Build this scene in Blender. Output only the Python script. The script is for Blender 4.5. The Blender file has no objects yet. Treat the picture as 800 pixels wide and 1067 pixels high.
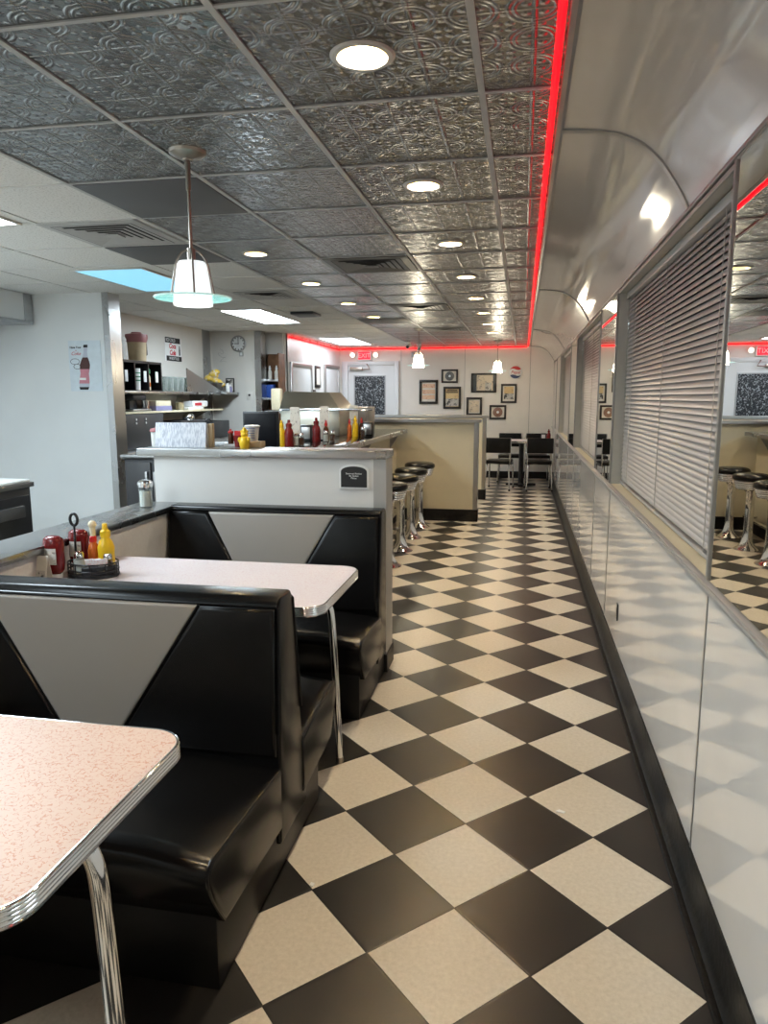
import bpy, bmesh, math, random
from mathutils import Vector, Matrix
PI = math.pi
random.seed(7)
SC = bpy.context.scene
COL = SC.collection

# ------------------------------------------------------------------ materials
def nodes_of(name):
    m = bpy.data.materials.new(name); m.use_nodes = True
    nt = m.node_tree
    return m, nt, nt.nodes['Principled BSDF']
def N(nt, typ, **kw):
    n = nt.nodes.new(typ)
    for k, v in kw.items():
        if hasattr(n, k): setattr(n, k, v)
    return n
def setin(n, **kw):
    for k, v in kw.items():
        n.inputs[k.replace('_', ' ')].default_value = v
def math_n(nt, op, a, b=None, c=None):
    n = nt.nodes.new('ShaderNodeMath'); n.operation = op
    for i, v in enumerate((a, b, c)):
        if v is None: continue
        if isinstance(v, (int, float)): n.inputs[i].default_value = v
        else: nt.links.new(v, n.inputs[i])
    return n.outputs[0]
def rgb(c): return (c[0], c[1], c[2], 1)
def coords(nt):
    t = nt.nodes.new('ShaderNodeTexCoord'); return t.outputs['Object']
def simple(name, c, rough=.5, metal=0, var=.06, scale=18, bump=0, bscale=120, spec=.5, coat=0, emit=None, es=0, trans=0, ior=1.45, alpha=1):
    """principled surface with a faint procedural mottling of tone and gloss"""
    m, nt, b = nodes_of(name)
    co = coords(nt)
    no = N(nt, 'ShaderNodeTexNoise'); setin(no, Scale=scale, Detail=3.0)
    nt.links.new(co, no.inputs['Vector'])
    r = N(nt, 'ShaderNodeValToRGB')
    r.color_ramp.elements[0].position = .3; r.color_ramp.elements[1].position = .7
    r.color_ramp.elements[0].color = rgb([x * (1 - var) for x in c]); r.color_ramp.elements[1].color = rgb([min(1, x * (1 + var)) for x in c])
    nt.links.new(no.outputs['Fac'], r.inputs['Fac']); nt.links.new(r.outputs['Color'], b.inputs['Base Color'])
    mr = N(nt, 'ShaderNodeMapRange'); setin(mr, To_Min=max(0, rough * .85), To_Max=min(1, rough * 1.15))
    nt.links.new(no.outputs['Fac'], mr.inputs['Value']); nt.links.new(mr.outputs['Result'], b.inputs['Roughness'])
    b.inputs['Metallic'].default_value = metal
    b.inputs['Specular IOR Level'].default_value = spec
    b.inputs['Coat Weight'].default_value = coat
    b.inputs['IOR'].default_value = ior
    if trans: b.inputs['Transmission Weight'].default_value = trans
    if emit:
        b.inputs['Emission Color'].default_value = rgb(emit); b.inputs['Emission Strength'].default_value = es
    if bump:
        n2 = N(nt, 'ShaderNodeTexNoise'); setin(n2, Scale=bscale, Detail=2.0)
        nt.links.new(co, n2.inputs['Vector'])
        bp = N(nt, 'ShaderNodeBump'); setin(bp, Strength=bump, Distance=.004)
        nt.links.new(n2.outputs['Fac'], bp.inputs['Height']); nt.links.new(bp.outputs['Normal'], b.inputs['Normal'])
    return m

def mat_floor():
    m, nt, b = nodes_of('checker_floor_tiles')
    co = coords(nt); s = N(nt, 'ShaderNodeSeparateXYZ'); nt.links.new(co, s.inputs[0])
    T = .3048 * math.sqrt(2); X0, Y0 = -.1554, 1.9085
    x = math_n(nt, 'SUBTRACT', s.outputs[0], X0); y = math_n(nt, 'SUBTRACT', s.outputs[1], Y0)
    a = math_n(nt, 'DIVIDE', math_n(nt, 'ADD', x, y), T); c = math_n(nt, 'DIVIDE', math_n(nt, 'SUBTRACT', y, x), T)
    fa, fc = math_n(nt, 'FLOOR', a), math_n(nt, 'FLOOR', c)
    par = math_n(nt, 'FLOORED_MODULO', math_n(nt, 'ADD', fa, fc), 2.0)          # 0 = pale, 1 = dark
    def edge(v, f):
        fr = math_n(nt, 'SUBTRACT', v, f)
        return math_n(nt, 'MINIMUM', fr, math_n(nt, 'SUBTRACT', 1.0, fr))
    e = math_n(nt, 'MINIMUM', edge(a, fa), edge(c, fc))
    grout = math_n(nt, 'LESS_THAN', e, .0075)
    nz = N(nt, 'ShaderNodeTexNoise'); setin(nz, Scale=70.0, Detail=5.0, Roughness=.7); nt.links.new(co, nz.inputs['Vector'])
    big = N(nt, 'ShaderNodeTexNoise'); setin(big, Scale=2.3, Detail=3.0); nt.links.new(co, big.inputs['Vector'])
    rp = N(nt, 'ShaderNodeValToRGB'); rp.color_ramp.elements[0].position = .25; rp.color_ramp.elements[1].position = .75
    rp.color_ramp.elements[0].color = (.56, .49, .385, 1); rp.color_ramp.elements[1].color = (.72, .65, .535, 1)
    nt.links.new(nz.outputs['Fac'], rp.inputs['Fac'])
    rd = N(nt, 'ShaderNodeValToRGB'); rd.color_ramp.elements[0].position = .3; rd.color_ramp.elements[1].position = .7
    rd.color_ramp.elements[0].color = (.013, .012, .010, 1); rd.color_ramp.elements[1].color = (.024, .021, .018, 1)
    nt.links.new(big.outputs['Fac'], rd.inputs['Fac'])
    mx = N(nt, 'ShaderNodeMix', data_type='RGBA'); nt.links.new(par, mx.inputs[0]); nt.links.new(rp.outputs[0], mx.inputs[6]); nt.links.new(rd.outputs[0], mx.inputs[7])
    mg = N(nt, 'ShaderNodeMix', data_type='RGBA'); nt.links.new(grout, mg.inputs[0]); nt.links.new(mx.outputs[2], mg.inputs[6]); mg.inputs[7].default_value = (.012, .010, .008, 1)
    nt.links.new(mg.outputs[2], b.inputs['Base Color'])
    mr = N(nt, 'ShaderNodeMapRange'); setin(mr, To_Min=.22, To_Max=.42); nt.links.new(big.outputs['Fac'], mr.inputs['Value'])
    nt.links.new(mr.outputs[0], b.inputs['Roughness'])
    bp = N(nt, 'ShaderNodeBump'); setin(bp, Strength=.25, Distance=.003)
    h = math_n(nt, 'ADD', math_n(nt, 'MULTIPLY', math_n(nt, 'MINIMUM', e, .02), 40.0), math_n(nt, 'MULTIPLY', nz.outputs['Fac'], .15))
    nt.links.new(h, bp.inputs['Height']); nt.links.new(bp.outputs['Normal'], b.inputs['Normal'])
    return m

GX0, GY0, GP, GPY = -.15, 2.403, .61, .62
def mat_tin():
    """pressed metal ceiling: four embossed squares per tile edge, each with a ring, corner arcs and four buds"""
    m, nt, b = nodes_of('pressed_tin')
    co = coords(nt); s = N(nt, 'ShaderNodeSeparateXYZ'); nt.links.new(co, s.inputs[0])
    def cell(v, o, p):
        t = math_n(nt, 'DIVIDE', math_n(nt, 'SUBTRACT', v, o), p / 4)
        f = math_n(nt, 'SUBTRACT', t, math_n(nt, 'FLOOR', t))
        return math_n(nt, 'ABSOLUTE', math_n(nt, 'SUBTRACT', math_n(nt, 'MULTIPLY', f, 2.0), 1.0))
    u, v = cell(s.outputs[0], GX0, GP), cell(s.outputs[1], GY0, GPY)
    def length(a, c): return math_n(nt, 'SQRT', math_n(nt, 'ADD', math_n(nt, 'MULTIPLY', a, a), math_n(nt, 'MULTIPLY', c, c)))
    def ridge(d, w):
        q = math_n(nt, 'SUBTRACT', 1.0, math_n(nt, 'DIVIDE', math_n(nt, 'ABSOLUTE', d), w))
        q = math_n(nt, 'MAXIMUM', q, 0.0)
        return math_n(nt, 'MULTIPLY', q, math_n(nt, 'SUBTRACT', 2.0, q))
    rc = length(math_n(nt, 'SUBTRACT', 1.0, u), math_n(nt, 'SUBTRACT', 1.0, v))
    arcs = math_n(nt, 'MAXIMUM', ridge(math_n(nt, 'SUBTRACT', rc, .86), .09), ridge(math_n(nt, 'SUBTRACT', rc, .66), .07))
    bud = ridge(length(math_n(nt, 'SUBTRACT', u, .20), math_n(nt, 'SUBTRACT', v, .20)), .17)
    bud2 = ridge(length(math_n(nt, 'SUBTRACT', u, .72), math_n(nt, 'SUBTRACT', v, .72)), .16)
    cup = ridge(length(math_n(nt, 'SUBTRACT', u, .0), math_n(nt, 'SUBTRACT', v, .82)), .2)
    cup2 = ridge(length(math_n(nt, 'SUBTRACT', u, .82), math_n(nt, 'SUBTRACT', v, .0)), .2)
    bu = ridge(math_n(nt, 'SUBTRACT', u, 1.0), .10); bv = ridge(math_n(nt, 'SUBTRACT', v, 1.0), .10)
    h = math_n(nt, 'MAXIMUM', arcs, math_n(nt, 'MAXIMUM', bud, math_n(nt, 'MAXIMUM', bud2, math_n(nt, 'MAXIMUM', cup, cup2))))
    h = math_n(nt, 'ADD', math_n(nt, 'MULTIPLY', h, .8), math_n(nt, 'MULTIPLY', math_n(nt, 'MAXIMUM', bu, bv), 1.0))
    no = N(nt, 'ShaderNodeTexNoise'); setin(no, Scale=9.0, Detail=4.0); nt.links.new(co, no.inputs['Vector'])
    h2 = math_n(nt, 'ADD', h, math_n(nt, 'MULTIPLY', no.outputs['Fac'], .35))
    bp = N(nt, 'ShaderNodeBump'); setin(bp, Strength=.85, Distance=.0075); nt.links.new(h2, bp.inputs['Height'])
    nt.links.new(bp.outputs['Normal'], b.inputs['Normal'])
    r = N(nt, 'ShaderNodeValToRGB'); r.color_ramp.elements[0].color = (.22, .22, .216, 1); r.color_ramp.elements[1].color = (.29, .29, .285, 1)
    nt.links.new(no.outputs['Fac'], r.inputs['Fac']); nt.links.new(r.outputs[0], b.inputs['Base Color'])
    b.inputs['Metallic'].default_value = 1; b.inputs['Roughness'].default_value = .24
    return m

def mat_ceiltile():
    m, nt, b = nodes_of('white_ceiling_tile')
    co = coords(nt); v = N(nt, 'ShaderNodeTexNoise'); setin(v, Scale=90.0, Detail=4.0, Roughness=.7); nt.links.new(co, v.inputs['Vector'])
    r = N(nt, 'ShaderNodeValToRGB'); r.color_ramp.elements[0].position = .36; r.color_ramp.elements[1].position = .46
    r.color_ramp.elements[0].color = (.52, .50, .47, 1); r.color_ramp.elements[1].color = (.80, .79, .77, 1)
    nt.links.new(v.outputs['Fac'], r.inputs['Fac']); nt.links.new(r.outputs[0], b.inputs['Base Color'])
    b.inputs['Roughness'].default_value = .9
    return m

def mat_laminate(name, base, line):
    """pale laminate with a scatter of curled thread marks"""
    m, nt, b = nodes_of(name)
    co = coords(nt)
    w = N(nt, 'ShaderNodeTexNoise'); setin(w, Scale=55.0, Detail=1.0); nt.links.new(co, w.inputs['Vector'])
    ad = N(nt, 'ShaderNodeMix', data_type='RGBA', blend_type='LINEAR_LIGHT'); ad.inputs[0].default_value = .022
    nt.links.new(co, ad.inputs[6]); nt.links.new(w.outputs['Color'], ad.inputs[7])
    vo = N(nt, 'ShaderNodeTexVoronoi', feature='DISTANCE_TO_EDGE'); setin(vo, Scale=64.0); nt.links.new(ad.outputs[2], vo.inputs['Vector'])
    n2 = N(nt, 'ShaderNodeTexNoise'); setin(n2, Scale=130.0, Detail=0.0); nt.links.new(co, n2.inputs['Vector'])
    near = math_n(nt, 'LESS_THAN', vo.outputs['Distance'], .055)
    brk = math_n(nt, 'GREATER_THAN', n2.outputs['Fac'], .47)
    f = math_n(nt, 'MULTIPLY', near, brk)
    mx = N(nt, 'ShaderNodeMix', data_type='RGBA'); nt.links.new(math_n(nt, 'MULTIPLY', f, .75), mx.inputs[0])
    mx.inputs[6].default_value = rgb(base); mx.inputs[7].default_value = rgb(line)
    nt.links.new(mx.outputs[2], b.inputs['Base Color'])
    b.inputs['Roughness'].default_value = .40; b.inputs['Specular IOR Level'].default_value = .32
    return m

def mat_wavy(name, c, rough, metal, strength, scale, spec=.5, stretch=(1, 1, 1), ior=1.5):
    """smooth sheet with very shallow large waves, so its reflections wander"""
    m, nt, b = nodes_of(name)
    co = coords(nt)
    mp = N(nt, 'ShaderNodeMapping'); mp.inputs['Scale'].default_value = stretch; nt.links.new(co, mp.inputs['Vector'])
    no = N(nt, 'ShaderNodeTexNoise'); setin(no, Scale=scale, Detail=1.5); nt.links.new(mp.outputs[0], no.inputs['Vector'])
    bp = N(nt, 'ShaderNodeBump'); setin(bp, Strength=strength, Distance=.02); nt.links.new(no.outputs['Fac'], bp.inputs['Height'])
    nt.links.new(bp.outputs[0], b.inputs['Normal'])
    n2 = N(nt, 'ShaderNodeTexNoise'); setin(n2, Scale=6.0, Detail=5.0); nt.links.new(mp.outputs[0], n2.inputs['Vector'])
    r = N(nt, 'ShaderNodeValToRGB'); r.color_ramp.elements[0].color = rgb([x * .95 for x in c]); r.color_ramp.elements[1].color = rgb([min(1, x * 1.05) for x in c])
    nt.links.new(n2.outputs['Fac'], r.inputs['Fac']); nt.links.new(r.outputs[0], b.inputs['Base Color'])
    b.inputs['Roughness'].default_value = rough; b.inputs['Metallic'].default_value = metal; b.inputs['Specular IOR Level'].default_value = spec
    b.inputs['IOR'].default_value = ior
    return m

def mat_thin_glass(name='clear_glass', milk=0):
    m, nt, b = nodes_of(name)
    nt.nodes.remove(b); out = nt.nodes['Material Output']
    lw = N(nt, 'ShaderNodeLayerWeight'); lw.inputs['Blend'].default_value = .5
    no = N(nt, 'ShaderNodeTexNoise'); setin(no, Scale=12.0); nt.links.new(coords(nt), no.inputs['Vector'])
    fac = math_n(nt, 'ADD', math_n(nt, 'MULTIPLY', math_n(nt, 'POWER', lw.outputs['Facing'], 3.0), .55), math_n(nt, 'MULTIPLY', no.outputs['Fac'], .07))
    tr = N(nt, 'ShaderNodeBsdfTransparent'); tr.inputs[0].default_value = (.93, .95, .94, 1)
    gl = N(nt, 'ShaderNodeBsdfGlossy'); gl.inputs['Roughness'].default_value = .03
    mx = N(nt, 'ShaderNodeMixShader'); nt.links.new(fac, mx.inputs[0]); nt.links.new(tr.outputs[0], mx.inputs[1]); nt.links.new(gl.outputs[0], mx.inputs[2])
    if milk:
        df = N(nt, 'ShaderNodeBsdfDiffuse'); df.inputs[0].default_value = (.75, .78, .76, 1)
        m2 = N(nt, 'ShaderNodeMixShader'); m2.inputs[0].default_value = milk; nt.links.new(mx.outputs[0], m2.inputs[1]); nt.links.new(df.outputs[0], m2.inputs[2]); mx = m2
    nt.links.new(mx.outputs[0], out.inputs[0])
    return m
def mat_emit(name, c, s, grad=None):
    m, nt, b = nodes_of(name)
    b.inputs['Base Color'].default_value = rgb([x * .8 for x in c])
    no = N(nt, 'ShaderNodeTexNoise'); setin(no, Scale=14.0); nt.links.new(coords(nt), no.inputs['Vector'])
    mr = N(nt, 'ShaderNodeMapRange'); setin(mr, To_Min=s * .93, To_Max=s * 1.07); nt.links.new(no.outputs['Fac'], mr.inputs['Value'])
    b.inputs['Emission Color'].default_value = rgb(c); nt.links.new(mr.outputs[0], b.inputs['Emission Strength'])
    return m

def mat_speck(name, dark, light, scale, cut):
    m, nt, b = nodes_of(name)
    vo = N(nt, 'ShaderNodeTexVoronoi'); setin(vo, Scale=scale); nt.links.new(coords(nt), vo.inputs['Vector'])
    no = N(nt, 'ShaderNodeTexNoise'); setin(no, Scale=scale * .8, Detail=4.0, Roughness=.7); nt.links.new(coords(nt), no.inputs['Vector'])
    r = N(nt, 'ShaderNodeValToRGB'); r.color_ramp.elements[0].position = cut; r.color_ramp.elements[1].position = cut + .08
    r.color_ramp.elements[0].color = rgb(dark); r.color_ramp.elements[1].color = rgb(light)
    nt.links.new(no.outputs['Fac'], r.inputs['Fac']); nt.links.new(r.outputs[0], b.inputs['Base Color'])
    b.inputs['Roughness'].default_value = .25
    return m

def mat_streaks(name, paper, ink):
    """paper with upright lines of blurred handwriting"""
    m, nt, b = nodes_of(name)
    mp = N(nt, 'ShaderNodeMapping'); mp.inputs['Scale'].default_value = (1, 1, .16); nt.links.new(coords(nt), mp.inputs['Vector'])
    no = N(nt, 'ShaderNodeTexNoise'); setin(no, Scale=130.0, Detail=3.0, Roughness=.6); nt.links.new(mp.outputs[0], no.inputs['Vector'])
    r = N(nt, 'ShaderNodeValToRGB'); r.color_ramp.elements[0].position = .44; r.color_ramp.elements[1].position = .6
    r.color_ramp.elements[0].color = rgb(paper); r.color_ramp.elements[1].color = rgb(ink)
    nt.links.new(no.outputs['Fac'], r.inputs['Fac']); nt.links.new(r.outputs[0], b.inputs['Base Color'])
    b.inputs['Roughness'].default_value = .6
    return m

def mat_perf(name):
    m, nt, b = nodes_of(name)
    vo = N(nt, 'ShaderNodeTexVoronoi'); setin(vo, Scale=110.0, Randomness=0.0); nt.links.new(coords(nt), vo.inputs['Vector'])
    r = N(nt, 'ShaderNodeValToRGB'); r.color_ramp.elements[0].position = .25; r.color_ramp.elements[1].position = .4
    r.color_ramp.elements[0].color = (.02, .02, .022, 1); r.color_ramp.elements[1].color = (.13, .13, .135, 1)
    nt.links.new(vo.outputs['Distance'], r.inputs['Fac']); nt.links.new(r.outputs[0], b.inputs['Base Color'])
    b.inputs['Roughness'].default_value = .6
    return m

WARM = (1.0, .86, .66); COOL = (.76, .90, 1.0)
MT = dict(
    floor=mat_floor(), tin=mat_tin(), ctile=mat_ceiltile(),
    tbar=simple('grey_grid_bar', (.52, .52, .51), .45, var=.02), wbar=simple('white_grid_bar', (.72, .71, .69), .5, var=.02),
    wall=simple('cream_wall_panel', (.83, .79, .73), .38, var=.02, scale=4), wwall=simple('white_wall_panel', (.78, .80, .80), .32, var=.02, scale=3),
    kwall=simple('kitchen_wall_panel', (.70, .67, .62), .45, var=.03, scale=3), lowwall=simple('ribbed_beige_panel', (.86, .83, .79), .6, var=.03, scale=60, bump=.3, bscale=60),
    cream=simple('cream_counter_laminate', (.70, .63, .46), .35, var=.03, scale=5),
    halfw=simple('warm_white_half_wall', (.68, .67, .645), .4, var=.015, scale=4), gloss=mat_wavy('white_glossy_panel', (.67, .65, .615), .05, 0, .10, 2.2, spec=.6, stretch=(1, .8, 1), ior=1.65),
    cove=mat_wavy('polished_cove_sheet', (.60, .56, .515), .07, 0, .05, 2.6, spec=.5, stretch=(1, .45, 1), ior=1.68),
    mirror=mat_wavy('mirror_silver', (.86, .88, .86), .005, 1, 0.0, 1.0),
    chrome=simple('chrome', (.72, .72, .72), .10, 1, var=.01, scale=3), steel=simple('brushed_steel', (.45, .45, .45), .28, 1, var=.012, scale=4), rail=simple('satin_rail', (.40, .39, .37), .36, .35, var=.012, scale=4),
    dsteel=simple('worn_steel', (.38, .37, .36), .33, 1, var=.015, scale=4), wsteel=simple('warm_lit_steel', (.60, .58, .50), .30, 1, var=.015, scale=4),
    nickel=simple('brushed_nickel', (.34, .30, .26), .30, 1, var=.015, scale=4),
    black=simple('black_vinyl', (.0052, .005, .005), .25, var=.02, scale=5, spec=.25, bump=.02, bscale=5), grey=simple('grey_vinyl', (.295, .268, .238), .36, var=.012, scale=5),
    kick=simple('black_kick_base', (.006, .0056, .0052), .36, var=.03, scale=4, spec=.2), rubber=simple('black_rubber_base', (.010, .009, .008), .42, var=.35, scale=30, bump=.3, bscale=40, spec=.3),
    lam=mat_laminate('warm_lit_curl_laminate', (.66, .51, .43), (.54, .25, .165)), lam2=mat_laminate('pink_curl_laminate', (.63, .575, .59), (.54, .40, .43)),  # one laminate twice; lam has warm light put into its base colour
    slat=simple('silver_blind_slat', (.45, .425, .405), .30, .2, var=.01, scale=4), jamb=simple('grey_green_jamb', (.52, .51, .46), .4, var=.04),
    night=simple('night_window_glass', (.01, .01, .013), .08), cord=simple('blind_cord', (.5, .47, .43), .7),
    fluor=mat_emit('fluorescent_diffuser', COOL, 11.0), lamp=mat_emit('warm_lamp_lens', WARM, 185.0), bulb=mat_emit('warm_bulb', WARM, 60.0),
    bowl=simple('gilt_reflector', (.60, .44, .17), .35, .8, var=.01), ring=simple('white_lamp_ring', (.62, .60, .56), .4),
    shade=simple('frosted_lamp_glass', (.9, .9, .88), .4, emit=(.92, .97, 1.0), es=.28), panelblue=mat_emit('bluish_diffuser', (.25, .60, .85), .32), fluordim=mat_emit('far_fluorescent_diffuser', (.85, .93, 1), 3.6), discrim=simple('glowing_glass_rim', (.70, .88, .84), .2, emit=(.6, .95, .9), es=.12), shadew=simple('warm_frosted_lamp_glass', (.9, .86, .75), .4, emit=(1, .88, .66), es=15.0),  # disc rim is no lamp: its glow stands for lamp light in the glass
    disc=simple('green_edged_glass', (.62, .92, .88), .08, trans=.85, emit=(.4, .9, .85), es=.12), neon=mat_emit('red_neon', (1.0, .001, .006), .85),  # pendant disc emits a little, in place of lamp light caught by it
    glass=mat_thin_glass(), mglass=mat_thin_glass('worn_glass', .14), frost=simple('cloudy_plastic', (.82, .82, .78), .4, trans=.25),
    red=simple('ketchup_red_plastic', (.17, .008, .008), .26), redd=simple('bright_red_plastic', (.55, .02, .02), .3), pink=simple('faded_red_plastic', (.34, .13, .13), .4),
    yellow=simple('mustard_yellow_plastic', (.85, .55, .02), .3), orange=simple('hot_sauce_orange', (.62, .14, .02), .25), white=simple('white_plastic', (.80, .80, .78), .35),
    cap=simple('cream_cap', (.82, .72, .50), .4), label=mat_speck('printed_label', (.80, .78, .72), (.40, .36, .33), 60, .56), salt=simple('white_salt', (.86, .85, .82), .8, bump=.4, bscale=500),
    brown=simple('brown_sauce', (.10, .035, .015), .25), wood=simple('brown_cabinet_board', (.22, .10, .045), .5, var=.25, scale=12), tan=simple('tan_card', (.55, .42, .26), .7),
    blackp=simple('black_plastic', (.012, .012, .014), .32), screen=simple('dark_screen', (.006, .006, .008), .4, spec=.2), darkg=simple('dark_grey_enamel', (.045, .045, .048), .4, var=.03, scale=5),
    perf=mat_perf('perforated_black_panel'), ventw=simple('white_vent_enamel', (.46, .45, .44), .45), ventd=simple('dark_vent_enamel', (.16, .155, .15), .42), hole=simple('vent_dark_inside', (.012, .012, .012), .8),
    paper=simple('white_paper', (.82, .82, .80), .6, var=.03), menu=mat_streaks('handwritten_list', (.66, .67, .70), (.40, .42, .48)), ink=simple('black_ink', (.015, .014, .014), .6), inkr=simple('red_ink', (.55, .03, .05), .55), inkp=simple('pale_red_ink', (.62, .25, .30), .55),
    tin_sign2=simple('clear_bottle_print', (.55, .58, .66), .4), cola=simple('cola_print', (.09, .035, .03), .4), tin_sign=simple('white_tin_sign', (.70, .77, .82), .35, var=.04), blue=simple('navy_print', (.03, .05, .14), .4), bblue=simple('carton_blue', (.03, .09, .38), .5), purple=simple('violet_print', (.25, .24, .42), .5),
    frame=simple('black_picture_frame', (.016, .012, .010), .35), mount=simple('cream_mount', (.74, .70, .62), .6), peach=mat_speck('orange_print', (.78, .52, .34), (.55, .22, .14), 22, .55), ochre=mat_speck('ochre_print', (.75, .55, .27), (.42, .27, .13), 14, .58),
    sepia=mat_speck('sepia_print', (.70, .60, .45), (.28, .24, .20), 18, .55), bw=mat_speck('monochrome_print', (.60, .57, .52), (.05, .05, .05), 16, .5), discb=simple('black_vinyl_disc', (.03, .04, .05), .25), discm=simple('brown_vinyl_disc', (.28, .13, .08), .35),
    doorg=mat_speck('specked_night_glass', (.020, .024, .030), (.42, .46, .50), 55, .535), door=simple('white_door_enamel', (.74, .77, .79), .35, var=.02, scale=3), exitr=mat_emit('exit_sign_red', (1.0, .012, .03), .55), clockf=simple('clock_face', (.72, .74, .74), .4),
    sugarp=mat_speck('sugar_packet_print', (.85, .80, .80), (.75, .30, .35), 90, .55), snack=mat_speck('yellow_snack_wrap', (.70, .48, .08), (.75, .72, .62), 20, .52), lbl_green=simple('green_print', (.06, .28, .14), .5), counter=simple('black_gloss_counter', (.012, .011, .010), .07, var=.03, scale=5),
    bulbw=mat_emit('emergency_lamp', (1, .85, .75), .9), aluf=simple('grey_aluminium', (.42, .43, .44), .35, .7), boardw=simple('white_cutting_board', (.78, .80, .78), .5), chair=simple('black_chair_vinyl', (.009, .009, .009), .38, spec=.22),
)

for k in ('shade', 'disc', 'exitr', 'bulbw', 'shadew'): MT[k].cycles.emission_sampling = 'NONE' if k in ('disc', 'exitr', 'bulbw') else 'FRONT'
# ------------------------------------------------------------------ mesh builder
class MB:
    def __init__(self): self.bm = bmesh.new()
    def _bev(self, geo, bev, seg=2):
        if bev:
            es = list({e for v in geo for e in v.link_edges})
            bmesh.ops.bevel(self.bm, geom=es, offset=bev, segments=seg, profile=.5, affect='EDGES')
    def box(self, x0, y0, z0, x1, y1, z1, bev=0, seg=2):
        x0, x1 = sorted((x0, x1)); y0, y1 = sorted((y0, y1)); z0, z1 = sorted((z0, z1))
        v = [self.bm.verts.new(p) for p in ((x0, y0, z0), (x1, y0, z0), (x1, y1, z0), (x0, y1, z0), (x0, y0, z1), (x1, y0, z1), (x1, y1, z1), (x0, y1, z1))]
        for f in ((3, 2, 1, 0), (4, 5, 6, 7), (0, 1, 5, 4), (1, 2, 6, 5), (2, 3, 7, 6), (3, 0, 4, 7)): self.bm.faces.new([v[i] for i in f])
        self._bev(v, bev, seg); return self
    def prism(self, pts, axis, a0, a1, bev=0, seg=2):
        """polygon in the two remaining axes (in order) extruded along axis"""
        def P(p, a): return {'x': (a, p[0], p[1]), 'y': (p[0], a, p[1]), 'z': (p[0], p[1], a)}[axis]
        A = [self.bm.verts.new(P(p, a0)) for p in pts]; B = [self.bm.verts.new(P(p, a1)) for p in pts]
        n = len(pts)
        fs = [self.bm.faces.new(A), self.bm.faces.new(B[::-1])]
        for i in range(n): fs.append(self.bm.faces.new([A[i], B[i], B[(i + 1) % n], A[(i + 1) % n]]))
        bmesh.ops.recalc_face_normals(self.bm, faces=fs)
        self._bev(A + B, bev, seg); return self
    def lathe(self, prof, cx=0, cy=0, seg=28, sx=1, sy=1):
        rings = []
        for r, z in prof:
            if r < 1e-5: rings.append([self.bm.verts.new((cx, cy, z))])
            else: rings.append([self.bm.verts.new((cx + sx * r * math.cos(2 * PI * i / seg), cy + sy * r * math.sin(2 * PI * i / seg), z)) for i in range(seg)])
        fs = []
        for a, b in zip(rings, rings[1:]):
            for i in range(seg):
                j = (i + 1) % seg
                if len(a) == 1 and len(b) == 1: continue
                if len(a) == 1: fs.append(self.bm.faces.new([a[0], b[i], b[j]]))
                elif len(b) == 1: fs.append(self.bm.faces.new([a[i], b[0], a[j]]))
                else: fs.append(self.bm.faces.new([a[i], b[i], b[j], a[j]]))
        bmesh.ops.recalc_face_normals(self.bm, faces=fs)
        return self
    def tube(self, pts, r, seg=10, closed=False):
        pts = [Vector(p) for p in pts]; n = len(pts); rings = []
        up = None
        for i, p in enumerate(pts):
            a = pts[(i - 1) % n] if (closed or i) else p; c = pts[(i + 1) % n] if (closed or i < n - 1) else p
            t = (c - a).normalized()
            if up is None:
                up = t.orthogonal().normalized()
            else:
                up = (up - t * up.dot(t))
                up = up.normalized() if up.length > 1e-6 else t.orthogonal().normalized()
            w = t.cross(up)
            rr = r[i] if isinstance(r, (list, tuple)) else r
            rings.append([self.bm.verts.new(p + rr * (math.cos(2 * PI * k / seg) * up + math.sin(2 * PI * k / seg) * w)) for k in range(seg)])
        fs = []
        for i in range(n if closed else n - 1):
            a, b = rings[i], rings[(i + 1) % n]
            for k in range(seg): fs.append(self.bm.faces.new([a[k], a[(k + 1) % seg], b[(k + 1) % seg], b[k]]))
        if not closed:
            fs.append(self.bm.faces.new(rings[0][::-1])); fs.append(self.bm.faces.new(rings[-1]))
        bmesh.ops.recalc_face_normals(self.bm, faces=fs)
        return self
    def cyl(self, a, b, r, seg=20): return self.tube([a, b], r, seg)
    def ball(self, c, r, sx=1, sy=1, sz=1):
        m = Matrix.Translation(c) @ Matrix.Diagonal((sx, sy, sz, 1))
        bmesh.ops.create_uvsphere(self.bm, u_segments=16, v_segments=10, radius=r, matrix=m); return self
    def poly(self, pts):
        self.bm.faces.new([self.bm.verts.new(p) for p in pts]); return self
    def build(self, name, mat, parent=None, smooth=35, origin=None):
        me = bpy.data.meshes.new(name); self.bm.to_mesh(me); self.bm.free()
        me.materials.append(mat if not isinstance(mat, str) else MT[mat])
        if smooth:
            for p in me.polygons: p.use_smooth = True
            me.set_sharp_from_angle(angle=math.radians(smooth))
        o = bpy.data.objects.new(name, me); COL.objects.link(o)
        if parent is not None:
            root = parent
            while root.parent: root = root.parent
            o.parent = parent
            me.transform(Matrix.Translation(-Vector(root.get('_o', (0, 0, 0)))))
        elif origin is not None:
            me.transform(Matrix.Translation(-Vector(origin))); o.location = origin
        return o
def thing(name, label, cat, loc, group=None):
    o = bpy.data.objects.new(name, None); COL.objects.link(o); o.location = loc; o.empty_display_size = .1
    o['label'] = label; o['category'] = cat; o['_o'] = tuple(loc)
    if group: o['group'] = group
    return o
def tag(o, label, cat, group=None, kind=None):
    o['label'] = label; o['category'] = cat
    if group: o['group'] = group
    if kind: o['kind'] = kind
    return o
def struct(o, label=None):
    o['kind'] = 'structure'
    if label: o['label'] = label
    return o
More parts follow.
